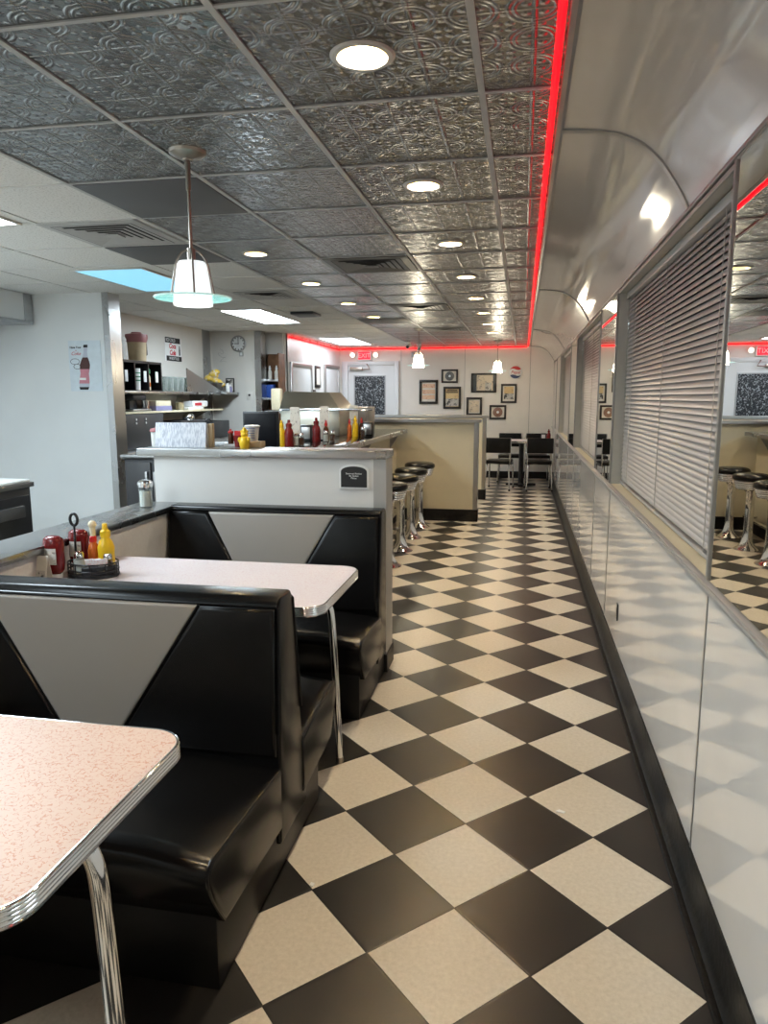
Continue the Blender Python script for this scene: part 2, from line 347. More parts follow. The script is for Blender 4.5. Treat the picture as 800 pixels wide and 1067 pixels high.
def dup(root, loc, label=None, rotz=None, group=None):
    r = root.copy(); COL.objects.link(r); r.location = loc
    if rotz is not None: r.rotation_euler = (0, 0, rotz)
    if label: r['label'] = label
    if group: r['group'] = group
    for ch in list(root.children):
        c = ch.copy(); COL.objects.link(c); c.parent = r
        for g in list(ch.children):
            d = g.copy(); COL.objects.link(d); d.parent = c
    return r
def text(body, size, mat, name, parent, mtx, ext=.001, shear=0, bold=0, align='CENTER'):
    cu = bpy.data.curves.new('lettering', 'FONT'); cu.body = body; cu.size = size; cu.align_x = align; cu.align_y = 'CENTER'; cu.extrude = ext; cu.shear = shear; cu.offset = bold
    cu.resolution_u = 3; cu.space_line = .95
    t = bpy.data.objects.new('lettering_source', cu); COL.objects.link(t)
    bpy.context.view_layer.update()
    me = bpy.data.meshes.new_from_object(t.evaluated_get(bpy.context.evaluated_depsgraph_get()))
    bpy.data.objects.remove(t); bpy.data.curves.remove(cu)
    me.name = name; me.materials.clear(); me.materials.append(MT[mat])
    me.transform(mtx)
    o = bpy.data.objects.new(name, me); COL.objects.link(o)
    root = parent
    while root.parent: root = root.parent
    o.parent = parent; me.transform(Matrix.Translation(-Vector(root.get('_o', (0, 0, 0)))))
    return o
def face_mtx(pos, n):
    """text plane whose front faces direction n ('-y', '+x')"""
    if n == '-y': R = Matrix(((1, 0, 0), (0, 0, -1), (0, 1, 0)))
    elif n == '+x': R = Matrix(((0, 0, 1), (1, 0, 0), (0, 1, 0)))
    return Matrix.Translation(pos) @ R.to_4x4()
def arc(cx, cz, r, a0, a1, n):
    return [(cx + r * math.cos(a0 + (a1 - a0) * i / n), cz + r * math.sin(a0 + (a1 - a0) * i / n)) for i in range(n + 1)]

H = 2.40           # ceiling height
YB = 13.5          # back wall
XW = .535          # right wall face
YN = -1.6          # wall behind the camera
XL = -5.3

# ------------------------------------------------------------------ setting
struct(MB().box(XL, YN, -.06, 1.0, YB + .1, 0).build('floor', 'floor', smooth=0))
DL = [(-.458, 2.10 + 1.24 * i) for i in range(-2, 8)] + [(-1.73, y) for y in (4.65, 5.91, 7.21, 8.45)]
g = MB()
xs = [-1.98, -1.37, -.76, -.15, .11]
yl = [YN] + [GY0 + GPY * k for k in range(-6, 18) if YN < GY0 + GPY * k < YB] + [YB]
for xa, xb in zip(xs, xs[1:]):
    for ya, yb in zip(yl, yl[1:]):
        hole = [p for p in DL if xa < p[0] < xb and ya < p[1] < yb]
        if not hole: g.poly([(xa, ya, H), (xa, yb, H), (xb, yb, H), (xb, ya, H)]); continue
        cx_, cy_ = hole[0]
        A = [g.bm.verts.new(p) for p in ((xa, ya, H), (xa, yb, H), (xb, yb, H), (xb, ya, H))]
        C_ = [g.bm.verts.new((cx_ + .071 * math.cos(2 * PI * i / 32), cy_ + .071 * math.sin(2 * PI * i / 32), H)) for i in range(32)]
        es = [g.bm.edges.new((A[i], A[(i + 1) % 4])) for i in range(4)] + [g.bm.edges.new((C_[i], C_[(i + 1) % 32])) for i in range(32)]
        bmesh.ops.triangle_fill(g.bm, use_beauty=True, edges=es, normal=(0, 0, -1))
g.box(-1.98, YN, H + .13, .11, YB, H + .15)
struct(g.build('ceiling', 'tin', smooth=0), 'pressed tin ceiling over the booths and aisle')
struct(MB().box(XL, YN, H, -1.98, YB, H + .05).build('ceiling', 'ctile', smooth=0), 'white tile ceiling over the kitchen')
# T-bars
g = MB()
for i in range(0, 4):
    x = GX0 - GP * i; g.box(x - .010, YN, H - .005, x + .010, YB, H)
k = -6
ys = []
while GY0 + GPY * k < YB:
    y = GY0 + GPY * k
    if y > YN: ys.append(y); g.box(-1.98, y - .0075, H - .004, .10, y + .0075, H)
    k += 1
struct(g.build('trim_1', 'tbar', smooth=0), 'grey ceiling grid bars of the tin ceiling')
g = MB()
for i in range(1, 6):
    x = -1.98 - GP * i; g.box(x - .012, YN, H - .005, x + .012, YB, H)
for y in ys: g.box(XL, y - .010, H - .004, -1.98, y + .010, H)
struct(g.build('trim_2', 'wbar', smooth=0), 'white ceiling grid bars of the kitchen ceiling')

# right wall with three windows
WIN = [(2.14, 4.5), (5.45, 7.7), (8.7, 10.95)]
Z0, Z1 = .955, 2.07
struct(MB().box(XW, YN, 0, XW + .2, YB, .94).build('wall_right', 'gloss', smooth=0), 'glossy white lower wall panels')
g = MB(); prev = YN
for a, b in WIN + [(YB, YB)]:
    g.box(XW, prev, .94, XW + .2, a, Z1 + .04); prev = b
g.box(XW, YN, Z1, XW + .2, YB, 2.42)
for a, b in WIN: g.box(XW, a, .94, XW + .2, b, Z0)
struct(g.build('wall_right', 'jamb', smooth=0), 'upper wall between windows')
g = MB()
for y in (-.4, 2.13, 4.52, 5.46, 7.7, 8.7, 10.95, 12.2): g.box(XW - .003, y - .004, .12, XW, y + .004, .93)
struct(g.build('trim_3', 'dsteel', smooth=0), 'thin seams of the wall panels')
g = MB(); g.prism([(XW - .016, .932), (XW, .925), (XW, .962), (XW - .006, .962), (XW - .016, .955)], 'y', YN, YB)
g.tube([(XW - .016, YN, .944), (XW - .016, YB, .944)], .006, 8)
struct(g.build('trim_4', 'rail'), 'chrome rail along the right wall')
g = MB(); g.prism([(XW, 0), (XW, .135), (XW - .006, .135), (XW - .008, .03), (XW - .020, .012), (XW - .026, .006), (XW - .032, .009), (XW - .043, .008), (XW - .047, 0)], 'y', YN, YB - .01)
struct(g.build('baseboard_right', 'rubber'))
for wi, (a, b) in enumerate(WIN):
    w = MB().box(XW + .14, a, Z0, XW + .15, b, Z1).build('window_%d' % (wi + 1), 'night', smooth=0); struct(w)
    f = MB()
    f.box(XW + .09, a, Z0, XW + .14, a + .04, Z1); f.box(XW + .09, b - .04, Z0, XW + .14, b, Z1); f.box(XW + .09, a + .04, Z1 - .04, XW + .14, b - .04, Z1); f.box(XW + .09, a + .04, Z0, XW + .14, b - .04, Z0 + .03)
    fo = f.build('window_frame', 'jamb', smooth=0); fo.parent = w; fo['kind'] = 'structure'
    f = MB(); f.box(XW - .008, a - .001, Z1 - .004, XW, b, Z1 + .012, .002); f.box(XW - .004, b, Z0, XW, b + .012, Z1)
    fo = f.build('window_trim', 'rail', smooth=0); fo.parent = w; fo['kind'] = 'structure'
    sl = MB().box(XW - .004, a, Z0 - .004, XW + .09, b, Z0 + .006, .003).build('window_sill', 'cream'); sl.parent = w; sl['kind'] = 'structure'
    which = ['large closed silver blind beside the mirror that reflects the stools', 'closed silver blind between the two narrow wall mirrors', 'silver blind in the last window, close to the small dining table'][wi]
    t = thing('venetian_blind', which, 'blind', (XW + .06, (a + b) / 2, Z0), 'window blinds')
    MB().box(XW + .035, a + .015, Z1 - .04, XW + .08, b - .015, Z1 - .005, .004).build('headrail', 'slat', t)
    s = MB(); z = Z1 - .055; pitch = .0235
    while z > Z0 + .04:
        pr = []
        for q in range(5):
            u = -.5 + q / 4; pr.append((XW + .058 + .0105 * u - .0028 * (1 - 4 * u * u), z + .0121 * 2 * u))
        pr2 = [(x + .0012, zz + .0004) for x, zz in pr[::-1]]
        s.prism(pr + pr2, 'y', a + .02, b - .02); z -= pitch
    s.build('slats', 'slat', t, smooth=60)
    MB().box(XW + .046, a + .02, Z0 + .012, XW + .070, b - .02, Z0 + .028, .004).build('bottom_rail', 'slat', t)
    L = b - a
    for q in (.12, .5, .88):
        c = MB(); c.cyl((XW + .047, a + L * q, Z0 + .02), (XW + .047, a + L * q, Z1 - .03), .0016, 6); c.cyl((XW + .072, a + L * q, Z0 + .02), (XW + .072, a + L * q, Z1 - .03), .0016, 6); c.build('ladder_cord', 'cord', t)
    MB().cyl((XW + .036, b - .14, Z1 - .62), (XW + .036, b - .14, Z1 - .03), .004, 8).build('tilt_wand', 'glass', t)
# mirrors between the windows
for a, b, lab in ((.2, 2.135, 'wide wall mirror reflecting the bar stools and the exit door'), (4.51, 5.445, 'narrow wall mirror between two blinds, reflecting the framed brown record'), (7.71, 8.69, 'narrow wall mirror just before the last window blind'), (10.97, 12.2, 'plain wall mirror beside the small dining table')):
    t = thing('wall_mirror', lab, 'mirror', (XW, (a + b) / 2, .965), 'wall mirrors')
    MB().box(XW - .006, a, .966, XW, b, 2.085).build('mirror_glass', 'mirror', t, smooth=0)
    f = MB(); f.box(XW - .012, b - .018, .964, XW, b, 2.09, .003); f.box(XW - .010, a, 2.082, XW, b, 2.092, .002); f.box(XW - .012, a, .964, XW, a + .018, 2.09, .003)
    f.build('mirror_edge_strip', 'rail', t)
# cove
CP = [(.098, 2.374), (.15, 2.372), (.214, 2.366), (.27, 2.357), (.308, 2.346), (.36, 2.321), (.404, 2.287), (.44, 2.249), (.469, 2.208), (.505, 2.15), (.532, 2.095)]
def smooth_path(P, n=4):
    out = []
    for i in range(len(P) - 1):
        p0 = P[max(0, i - 1)]; p1 = P[i]; p2 = P[i + 1]; p3 = P[min(len(P) - 1, i + 2)]
        for k in range(n):
            t = k / n
            out.append(tuple(.5 * (2 * p1[j] + (p2[j] - p0[j]) * t + (2 * p0[j] - 5 * p1[j] + 4 * p2[j] - p3[j]) * t * t + (3 * p1[j] - p0[j] - 3 * p2[j] + p3[j]) * t ** 3) for j in range(len(p1))))
    return out + [P[-1]]
CPS = smooth_path(CP, 5)
g = MB(); g.prism(CPS + [(.60, 2.095), (.60, 2.46), (.098, 2.46)], 'y', YN, YB)
struct(g.build('ceiling', 'cove', smooth=50), 'polished curved cove between ceiling and right wall')
g = MB()
for y in (-1.05, 2.70, 6.455, 10.21, 13.44):
    for d in (0,):
        ro = [(x - .004 * (x > .3), z - .006) for x, z in CPS]
        g.prism(CPS + ro[::-1], 'y', y - .016, y + .016)
struct(g.build('trim_5', 'rail', smooth=50), 'chrome bands across the cove')
g = MB(); g.prism([(.086, 2.40), (.086, 2.372), (.100, 2.366), (.110, 2.372), (.110, 2.40)], 'y', YN, YB); g.box(.520, YN, 2.086, XW, YB, 2.099, .003)
struct(g.build('trim_6', 'dsteel'), 'metal edge strips of the cove')

# back wall, near wall, left walls
struct(MB().box(XL, YB, 0, .8, YB + .1, 2.5).build('wall_back', 'wall', smooth=0))
g = MB()
for x in (-1.06, .115, -2.24): g.box(x - .004, YB - .003, .12, x + .004, YB, 2.36)
struct(g.build('trim_7', 'dsteel', smooth=0), 'thin upright seams of the back wall')
g = MB(); g.prism([(YB - .008, 0), (YB, 0), (YB, .125), (YB - .006, .125)], 'x', -2.28, XW)
struct(g.build('baseboard_back', 'rubber', smooth=0))
struct(MB().box(XL, YN - .1, 0, 1.0, YN, 2.5).build('wall_near', 'wall', smooth=0))
struct(MB().box(XL - .1, YN, 0, XL, YB, 2.5).build('wall_left', 'wwall', smooth=0))
# white kitchen partition with steel corner guard
struct(MB().box(XL, 6.055, 0, -3.648, 6.23, H).build('wall_kitchen', 'wwall', smooth=0), 'white panel wall left of the steel corner post')
g = MB(); g.box(-3.705, 6.049, 0, -3.642, 6.055, H); g.box(-3.6478, 6.0552, 0, -3.642, 6.236, H)
struct(g.build('trim_8', 'steel', smooth=0), 'steel corner guard on the white wall end')
g = MB(); g.box(-5.02, 6.051, 0, -5.014, 6.055, H)
struct(g.build('trim_9', 'aluf', smooth=0), 'thin seam in the white wall')
# shelf wall, clock wall
struct(MB().box(-4.47, 6.23, 0, -4.37, 9.95, H).build('wall_kitchen', 'kwall', smooth=0), 'beige kitchen wall behind the shelves')
struct(MB().box(-4.37, 9.85, 0, -3.70, 10.0, H).build('wall_kitchen', 'kwall', smooth=0), 'beige kitchen wall with the clock')
g = MB(); g.box(-4.37, 9.56, .95, -4.362, 9.80, H); g.box(-3.72, 9.843, 0, -3.63, 9.8498, H); g.box(-3.6998, 9.8502, 0, -3.63, 10.05, H)
struct(g.build('trim_10', 'steel', smooth=0), 'steel strips at the corners of the clock wall')
struct(MB().box(-3.70, 10.32, 0, -3.42, 10.40, H).build('wall_kitchen', 'kwall', smooth=0), 'recess wall behind the brown shelf unit')
struct(MB().box(-3.52, 10.33, 0, -3.42, YB, H).build('wall_left', 'wwall', smooth=0), 'white wall with two doors under red neon')

# ------------------------------------------------------------------ neon
def neon(pts, label, name='neon_tube'):
    t = thing(name, label, 'neon light', pts[0], 'red neon tubes')
    fine = []
    for a, b in zip(pts, pts[1:]):
        a, b = Vector(a), Vector(b); n = max(2, int((b - a).length / .5)); fine += [a + (b - a) * (i / n) for i in range(n + 1)]
    MB().tube(fine, .0105, 8).build('tube', 'neon', t)
    for a, b in zip(pts, pts[1:]):
        a, b = Vector(a), Vector(b); n = max(2, int((b - a).length / .42))
        for i in range(n):
            p = a + (b - a) * ((i + .5) / n); MB().box(p.x - .010, p.y - .010, p.z + .009, p.x + .010, p.y + .010, H - .0005).build('standoff', 'ring', t, smooth=0)
    return t
neon([(.066, YN + .1, 2.378), (.066, YB - .05, 2.378)], 'long red neon tube along the ceiling edge beside the curved cove')
neon([(.05, YB - .035, 2.365), (-3.38, YB - .035, 2.365)], 'red neon tube along the top of the back wall')
neon([(-3.395, YB - .07, 2.355), (-3.395, 10.42, 2.355)], 'red neon tube above the two white doors')

# ------------------------------------------------------------------ ceiling lights
def downlight(loc):
    t = thing('downlight', '', 'ceiling light', loc, 'recessed ceiling downlights')
    x, y, z = loc
    MB().lathe([(.066, z - .002), (.070, z - .007), (.084, z - .006), (.090, z - .001), (.090, z)], x, y, 40).build('trim_ring', 'ring', t)
    MB().lathe([(.068, z - .0035), (.066, z + .004), (.061, z + .025), (.054, z + .055), (.046, z + .075)], x, y, 40).build('reflector', 'bowl', t)
    MB().lathe([(.0, z + .030), (.026, z + .034), (.040, z + .044), (.046, z + .075)], x, y, 20).build('lens', 'lamp', t)
    return t
ORD = ['nearest', 'second', 'third', 'fourth', 'fifth', 'sixth', 'seventh', 'eighth', 'ninth']
d0 = None; na = nl = 0
for x, y in sorted(DL, key=lambda p: (p[0] < -1, p[1])):
    if x > -1:
        lab = 'warm recessed downlight above the aisle behind the camera, outside the view' if y < 1.9 else 'warm recessed downlight, %s from the front in the aisle row' % (ORD[na] if na else 'large and first')
        na += y >= 1.9
    else:
        lab = 'warm recessed downlight, %s from the front in the row beside the white tiles' % (ORD[nl] if nl else 'first'); nl += 1
    if d0 is None: d0 = downlight((x, y, H)); d0['label'] = lab
    else: dup(d0, (x, y, H), lab)

def fluor(x0, x1, y0, y1, label, mat='fluor'):
    t = thing('fluorescent_panel', label, 'ceiling light', ((x0 + x1) / 2, (y0 + y1) / 2, H), 'flat fluorescent ceiling panels')
    f = MB()
    for a in ((x0, y0, x1, y0 + .02), (x0, y1 - .02, x1, y1), (x0, y0 + .02, x0 + .02, y1 - .02), (x1 - .02, y0 + .02, x1, y1 - .02)): f.box(a[0], a[1], H - .012, a[2], a[3], H, .002)
    f.build('frame', 'ring', t)
    MB().poly([(x0 + .02, y0 + .02, H - .007), (x0 + .02, y1 - .02, H - .007), (x1 - .02, y1 - .02, H - .007), (x1 - .02, y0 + .02, H - .007)]).build('diffuser', mat, t, smooth=0)
fluor(-3.19, -2.66, 2.42, 3.63, 'bright fluorescent panel just before the large pale ceiling vent')
fluor(-3.28, -2.70, 4.95, 6.05, 'long bluish fluorescent panel behind the near pendant lamp', 'panelblue')
fluor(-3.22, -2.73, 7.46, 8.88, 'white fluorescent panel above the kitchen counter, before the clock wall')
fluor(-3.20, -2.62, 11.2, 12.75, 'far fluorescent panel in front of the exit door', 'fluordim')
fluor(-4.42, -3.81, 1.8, 3.0, 'added unseen fill light panel above the prep fridge, left of the view')  # unseen panel, added to brighten the white kitchen wall
fluor(-3.20, -2.60, -.7, .5, 'added unseen fill light panel above the kitchen behind the camera')  # added out of sight to make up for the dim bluish panel

def pendant(loc, drop, shade, label):
    x, y, z = loc
    t = thing('pendant_lamp', label, 'pendant lamp', loc, 'pendant lamps')
    MB().lathe([(.0, z - .034), (.018, z - .034), (.022, z - .028), (.05, z - .020), (.068, z - .010), (.072, z)], x, y, 32).build('ceiling_rose', 'nickel', t)
    zb = z - drop                                  # bottom of shade
    zt = zb + .165
    MB().tube([(x, y, z - .03), (x, y, z - .14), (x, y, z - .141), (x, y, zt + .05), (x, y, zt + .05), (x, y, zt + .004)], [.010, .010, .006, .006, .016, .016], 12).build('rod', 'nickel', t)
    s = MB(); s.lathe([(.0, zt + .002), (.050, zt), (.056, zt - .01), (.064, zt - .06), (.072, zt - .12), (.076, zb), (.070, zb), (.060, zt - .06), (.0, zt - .012)], x, y, 36); s.build('lamp_shade', shade, t)
    d = MB(); d.lathe([(.079, zb + .030), (.145, zb + .026), (.148, zb + .029), (.145, zb + .032), (.079, zb + .036), (.079, zb + .030)], x, y, 48); dd_ = d.build('glass_disc', 'disc', t)
    MB().tube([(x + .147 * math.cos(2 * PI * i / 48), y + .147 * math.sin(2 * PI * i / 48), zb + .029) for i in range(48)], .0035, 6, True).build('glass_rim', 'discrim', dd_)
    for k in range(4):
        a = k * PI / 2 + .5; ca, sa = math.cos(a), math.sin(a)
        P = [(.010, zt + .045), (.030, zt + .038), (.048, zt + .018), (.060, zt - .01), (.070, zt - .06), (.079, zt - .11), (.086, zb + .030)]
        MB().tube([(x + r * ca, y + r * sa, q) for r, q in smooth_path(P, 3)], .0042, 8).build('arm', 'nickel', t)
    return t
pendant((-1.281, 2.736, H), .568, 'shade', 'near pendant lamp with frosted shade and glass disc, above the booth')
pendant((-1.281, .62, H), .568, 'shade', 'pendant lamp above the front booth table, out of view')
pendant((-1.42, 10.0, H), .52, 'shadew', 'far pendant lamp with warm shade above the cream half walls')
pendant((-.43, 12.35, H), .52, 'shadew', 'farthest pendant lamp above the small dining table')

# vents / panels / speaker
def vent(x0, y0, x1, y1, mat, label):
    t = thing('ceiling_vent', label, 'air vent', ((x0 + x1) / 2, (y0 + y1) / 2, H))
    MB().box(x0 + .02, y0 + .02, H - .004, x1 - .02, y1 - .02, H - .001).build('vent_throat', 'hole', t, smooth=0)
    f = MB(); n = 5; w = (x1 - x0); h = (y1 - y0)
    def ring(i0, i1, z0, z1):
        a, b, c, d = x0 + i0, y0 + i0 * h / w, x1 - i0, y1 - i0 * h / w
        A, B, C_, D = x0 + i1, y0 + i1 * h / w, x1 - i1, y1 - i1 * h / w
        o = [f.bm.verts.new(p) for p in ((a, b, z0), (c, b, z0), (c, d, z0), (a, d, z0))]; q = [f.bm.verts.new(p) for p in ((A, B, z1), (C_, B, z1), (C_, D, z1), (A, D, z1))]
        for k in range(4): f.bm.faces.new([o[k], o[(k + 1) % 4], q[(k + 1) % 4], q[k]])
    ring(0, .05, H - .006, H - .010)
    for k in range(n):
        a = .055 + k * (w / 2 - .08) / n; ring(a, a + .036, H - .0105, H - .005)
    f.box((x0 + x1) / 2 - .04, (y0 + y1) / 2 - .04, H - .016, (x0 + x1) / 2 + .04, (y0 + y1) / 2 + .04, H - .010)
    f.build('vent_louvres', mat, t, smooth=0)
vent(-2.60, 3.65, -2.02, 4.26, 'ventw', 'large pale square ceiling vent left of the near pendant')
vent(-2.57, 6.24, -2.05, 6.77, 'ventw', 'smaller pale ceiling vent beyond the near pendant')
vent(-1.36, 4.90, -.78, 5.49, 'ventd', 'dark ceiling vent nearest in the tin ceiling')
vent(-1.36, 7.40, -.78, 7.98, 'ventd', 'second dark ceiling vent in the tin ceiling')
vent(-1.36, 9.90, -.78, 10.45, 'ventd', 'small distant dark vent in the tin ceiling near the back wall')
for b, lab in (((-1.965, 3.035, -1.385, 3.63), 'black perforated ceiling panel beside the near pendant rod'), ((-2.58, 4.29, -1.995, 4.87), 'black perforated ceiling panel behind the large pale vent'), ((-1.965, 8.62, -1.39, 9.2), 'distant black perforated ceiling panel')):
    tag(MB().box(b[0], b[1], H - .007, b[2], b[3], H - .0005, .002).build('ceiling_panel', 'perf', origin=((b[0] + b[2]) / 2, (b[1] + b[3]) / 2, H)), lab, 'ceiling panel', 'black perforated ceiling panels')
t = thing('ceiling_speaker', 'small dark framed fixture in the white ceiling near the clock wall', 'speaker', (-2.38, 7.95, H))
MB().box(-2.52, 7.78, H - .03, -2.26, 8.10, H, .006).build('housing', 'blackp', t)
MB().box(-2.49, 7.81, H - .033, -2.29, 8.07, H - .029, .002).build('grille', 'perf', t)
for x, y, lab in ((-1.94, 12.4, 'white security camera on the ceiling, left of the pair'), (-1.82, 12.9, 'white security camera on the ceiling, right of the pair')):
    t = thing('security_camera', lab, 'camera', (x, y, H), 'ceiling security cameras')
    MB().lathe([(.0, H - .03), (.04, H - .028), (.045, H)], x, y, 20).build('mount', 'white', t)
    c = MB(); c.tube([(x, y, H - .02), (x, y - .02, H - .06)], .012, 8); c.tube([(x, y + .05, H - .06), (x, y - .06, H - .085)], .032, 14); c.build('camera_body', 'white', t)
    MB().tube([(x, y - .058, H - .0845), (x, y - .066, H - .0865)], .026, 14).build('lens', 'blackp', t)

# ------------------------------------------------------------------ booths
BX0, BX1, BC = -1.855, -.70, -1.282
def pad(t, name, mat, poly, yf, th, bev, sgn):
    """puffed upholstery panel on a back face; yf(z) is the face, sgn points out of it"""
    m = MB(); A = [m.bm.verts.new((x, yf(z), z)) for x, z in poly]; B = [m.bm.verts.new((x, yf(z) + sgn * th, z)) for x, z in poly]
    n = len(poly); fs = [m.bm.faces.new(A), m.bm.faces.new(B)]
    for i in range(n): fs.append(m.bm.faces.new([A[i], A[(i + 1) % n], B[(i + 1) % n], B[i]]))
    bmesh.ops.recalc_face_normals(m.bm, faces=fs)
    es = [e for e in m.bm.edges if all(v in B for v in e.verts)]
    bmesh.ops.bevel(m.bm, geom=es, offset=bev, segments=4, profile=.55, affect='EDGES')
    return m.build(name, mat, t, smooth=50)
def back_face(t, x0, x1, zt, zb, yf, sgn, c=-1.28, hw=.345, hb=.075):
    m = .010
    pad(t, 'backrest_panel', 'black', [(c + hw + .004, zt), (x1 - m, zt), (x1 - m, zb), (c + hb + .004, zb)], yf, .020, .016, sgn)
    pad(t, 'backrest_panel', 'black', [(x0 + m, zt), (c - hw - .004, zt), (c - hb - .004, zb), (x0 + m, zb)], yf, .020, .016, sgn)
    o = pad(t, 'backrest_inset', 'grey', [(c - hw, zt), (c + hw, zt), (c + hb, zb), (c - hb, zb)], yf, .018, .014, sgn); o['label'] = 'grey vinyl wedge'
    p = MB()
    for a, b in (((c + hw, zt), (c + hb, zb)), ((c - hw, zt), (c - hb, zb))):
        p.tube([(a[0], yf(a[1]) + sgn * .012, a[1]), (b[0], yf(b[1]) + sgn * .012, b[1])], .004, 8)
    p.build('piping', 'black', t)
def cushion(t, x0, x1, yfront, yback, z_top):
    s = 1 if yback > yfront else -1
    P = [(yfront + s * .010, z_top - .018), (yfront + s * .001, z_top - .038), (yfront + s * .004, z_top - .062), (yfront + s * .030, z_top - .120), (yfront + s * .085, z_top - .208), (yfront + s * .105, z_top - .212), (yback, z_top - .235), (yback, z_top - .040), (yfront + s * .28, z_top - .018), (yfront + s * .06, z_top - .004), (yfront + s * .028, z_top - .006)]
    m = MB(); n = 7                       # sections across the width: the top is crowned, the ends are pulled down
    secs = []
    for i in range(n):
        q = i / (n - 1); e = abs(2 * q - 1); k = (1 - e ** 4) * .034
        secs.append([m.bm.verts.new((x0 + (x1 - x0) * q, y, z + (k if z > z_top - .10 else 0))) for y, z in P])
    fs = [m.bm.faces.new(secs[0]), m.bm.faces.new(secs[-1][::-1])]
    for a, b in zip(secs, secs[1:]):
        for k in range(len(P)): fs.append(m.bm.faces.new([a[k], a[(k + 1) % len(P)], b[(k + 1) % len(P)], b[k]]))
    bmesh.ops.recalc_face_normals(m.bm, faces=fs)
    es = [e for e in m.bm.edges if all(v in secs[0] for v in e.verts) or all(v in secs[-1] for v in e.verts)]
    bmesh.ops.bevel(m.bm, geom=es, offset=.012, segments=3, profile=.5, affect='EDGES')
    o = m.build('seat_cushion', 'black', t, smooth=60)
    q = [(yback - s * .01, z_top - .040), (yfront + s * .28, z_top - .019), (yfront + s * .06, z_top - .006), (yfront + s * .026, z_top - .009), (yfront + s * .008, z_top - .022), (yfront + s * .004, z_top - .045), (yfront + s * .014, z_top - .078), (yfront + s * .034, z_top - .122), (yfront + s * .088, z_top - .205)]
    pts = smooth_path(q, 3)
    p = MB(); p.tube([(x1 - .006, y, z) for y, z in pts], .0050, 8)
    p.build('piping', 'black', o)
# double bench between the two tables
t = thing('booth_bench', 'black double-sided booth bench with grey wedge, between the two pink tables', 'booth bench', (BC, 2.0, 0), 'black booth benches')
MB().box(BX0, 1.50, 0, -.708, 2.41, .24, .006).build('base', 'kick', t)
back = [(1.942, .11), (1.955, .45), (1.976, .865), (1.990, .888), (2.088, .888), (2.102, .865), (2.165, .45), (2.215, .11)]
MB().prism(back, 'x', BX0, -.692, .010, 3).build('backrest', 'black', t, smooth=50)
back_face(t, BX0, -.692, .858, .40, lambda z: 1.955 + (z - .45) * .0505, -1, -1.312, .368, .075)
back_face(t, BX0, -.692, .858, .40, lambda z: 2.165 - (z - .45) * .147, 1)
p = MB(); p.tube([(BX0, 1.972, .863), (-.700, 1.972, .863), (-.694, 1.970, .855), (-.693, 1.952, .47)], .006, 8); p.tube([(BX0, 2.105, .863), (-.700, 2.105, .863), (-.694, 2.105, .855), (-.693, 2.168, .47)], .006, 8)
p.build('piping', 'black', t)
cushion(t, BX0, -.688, 1.425, 1.952, .398)
cushion(t, BX0, -.688, 2.615, 2.168, .392)
# single bench against the half wall
B2 = -.676
t = thing('booth_bench', 'black booth bench with grey wedge backed against the white half wall', 'booth bench', (BC, 3.35, 0), 'black booth benches')
MB().box(BX0, 3.07, 0, B2 - .024, 3.68, .24, .006).build('base', 'kick', t)
back = [(3.465, .12), (3.49, .45), (3.555, .885), (3.565, .905), (3.675, .905), (3.685, .885), (3.685, .12)]
MB().prism(back, 'x', BX0, -.690, .010, 3).build('backrest', 'black', t, smooth=50)
back_face(t, BX0, -.690, .878, .40, lambda z: 3.49 + (z - .45) * .149, -1)
MB().tube([(BX0, 3.552, .885), (-.698, 3.552, .885), (-.692, 3.548, .875), (-.691, 3.486, .47)], .006, 8).build('piping', 'black', t)
cushion(t, BX0, B2, 3.0, 3.49, .402)
# near bench of the front table is out of the picture

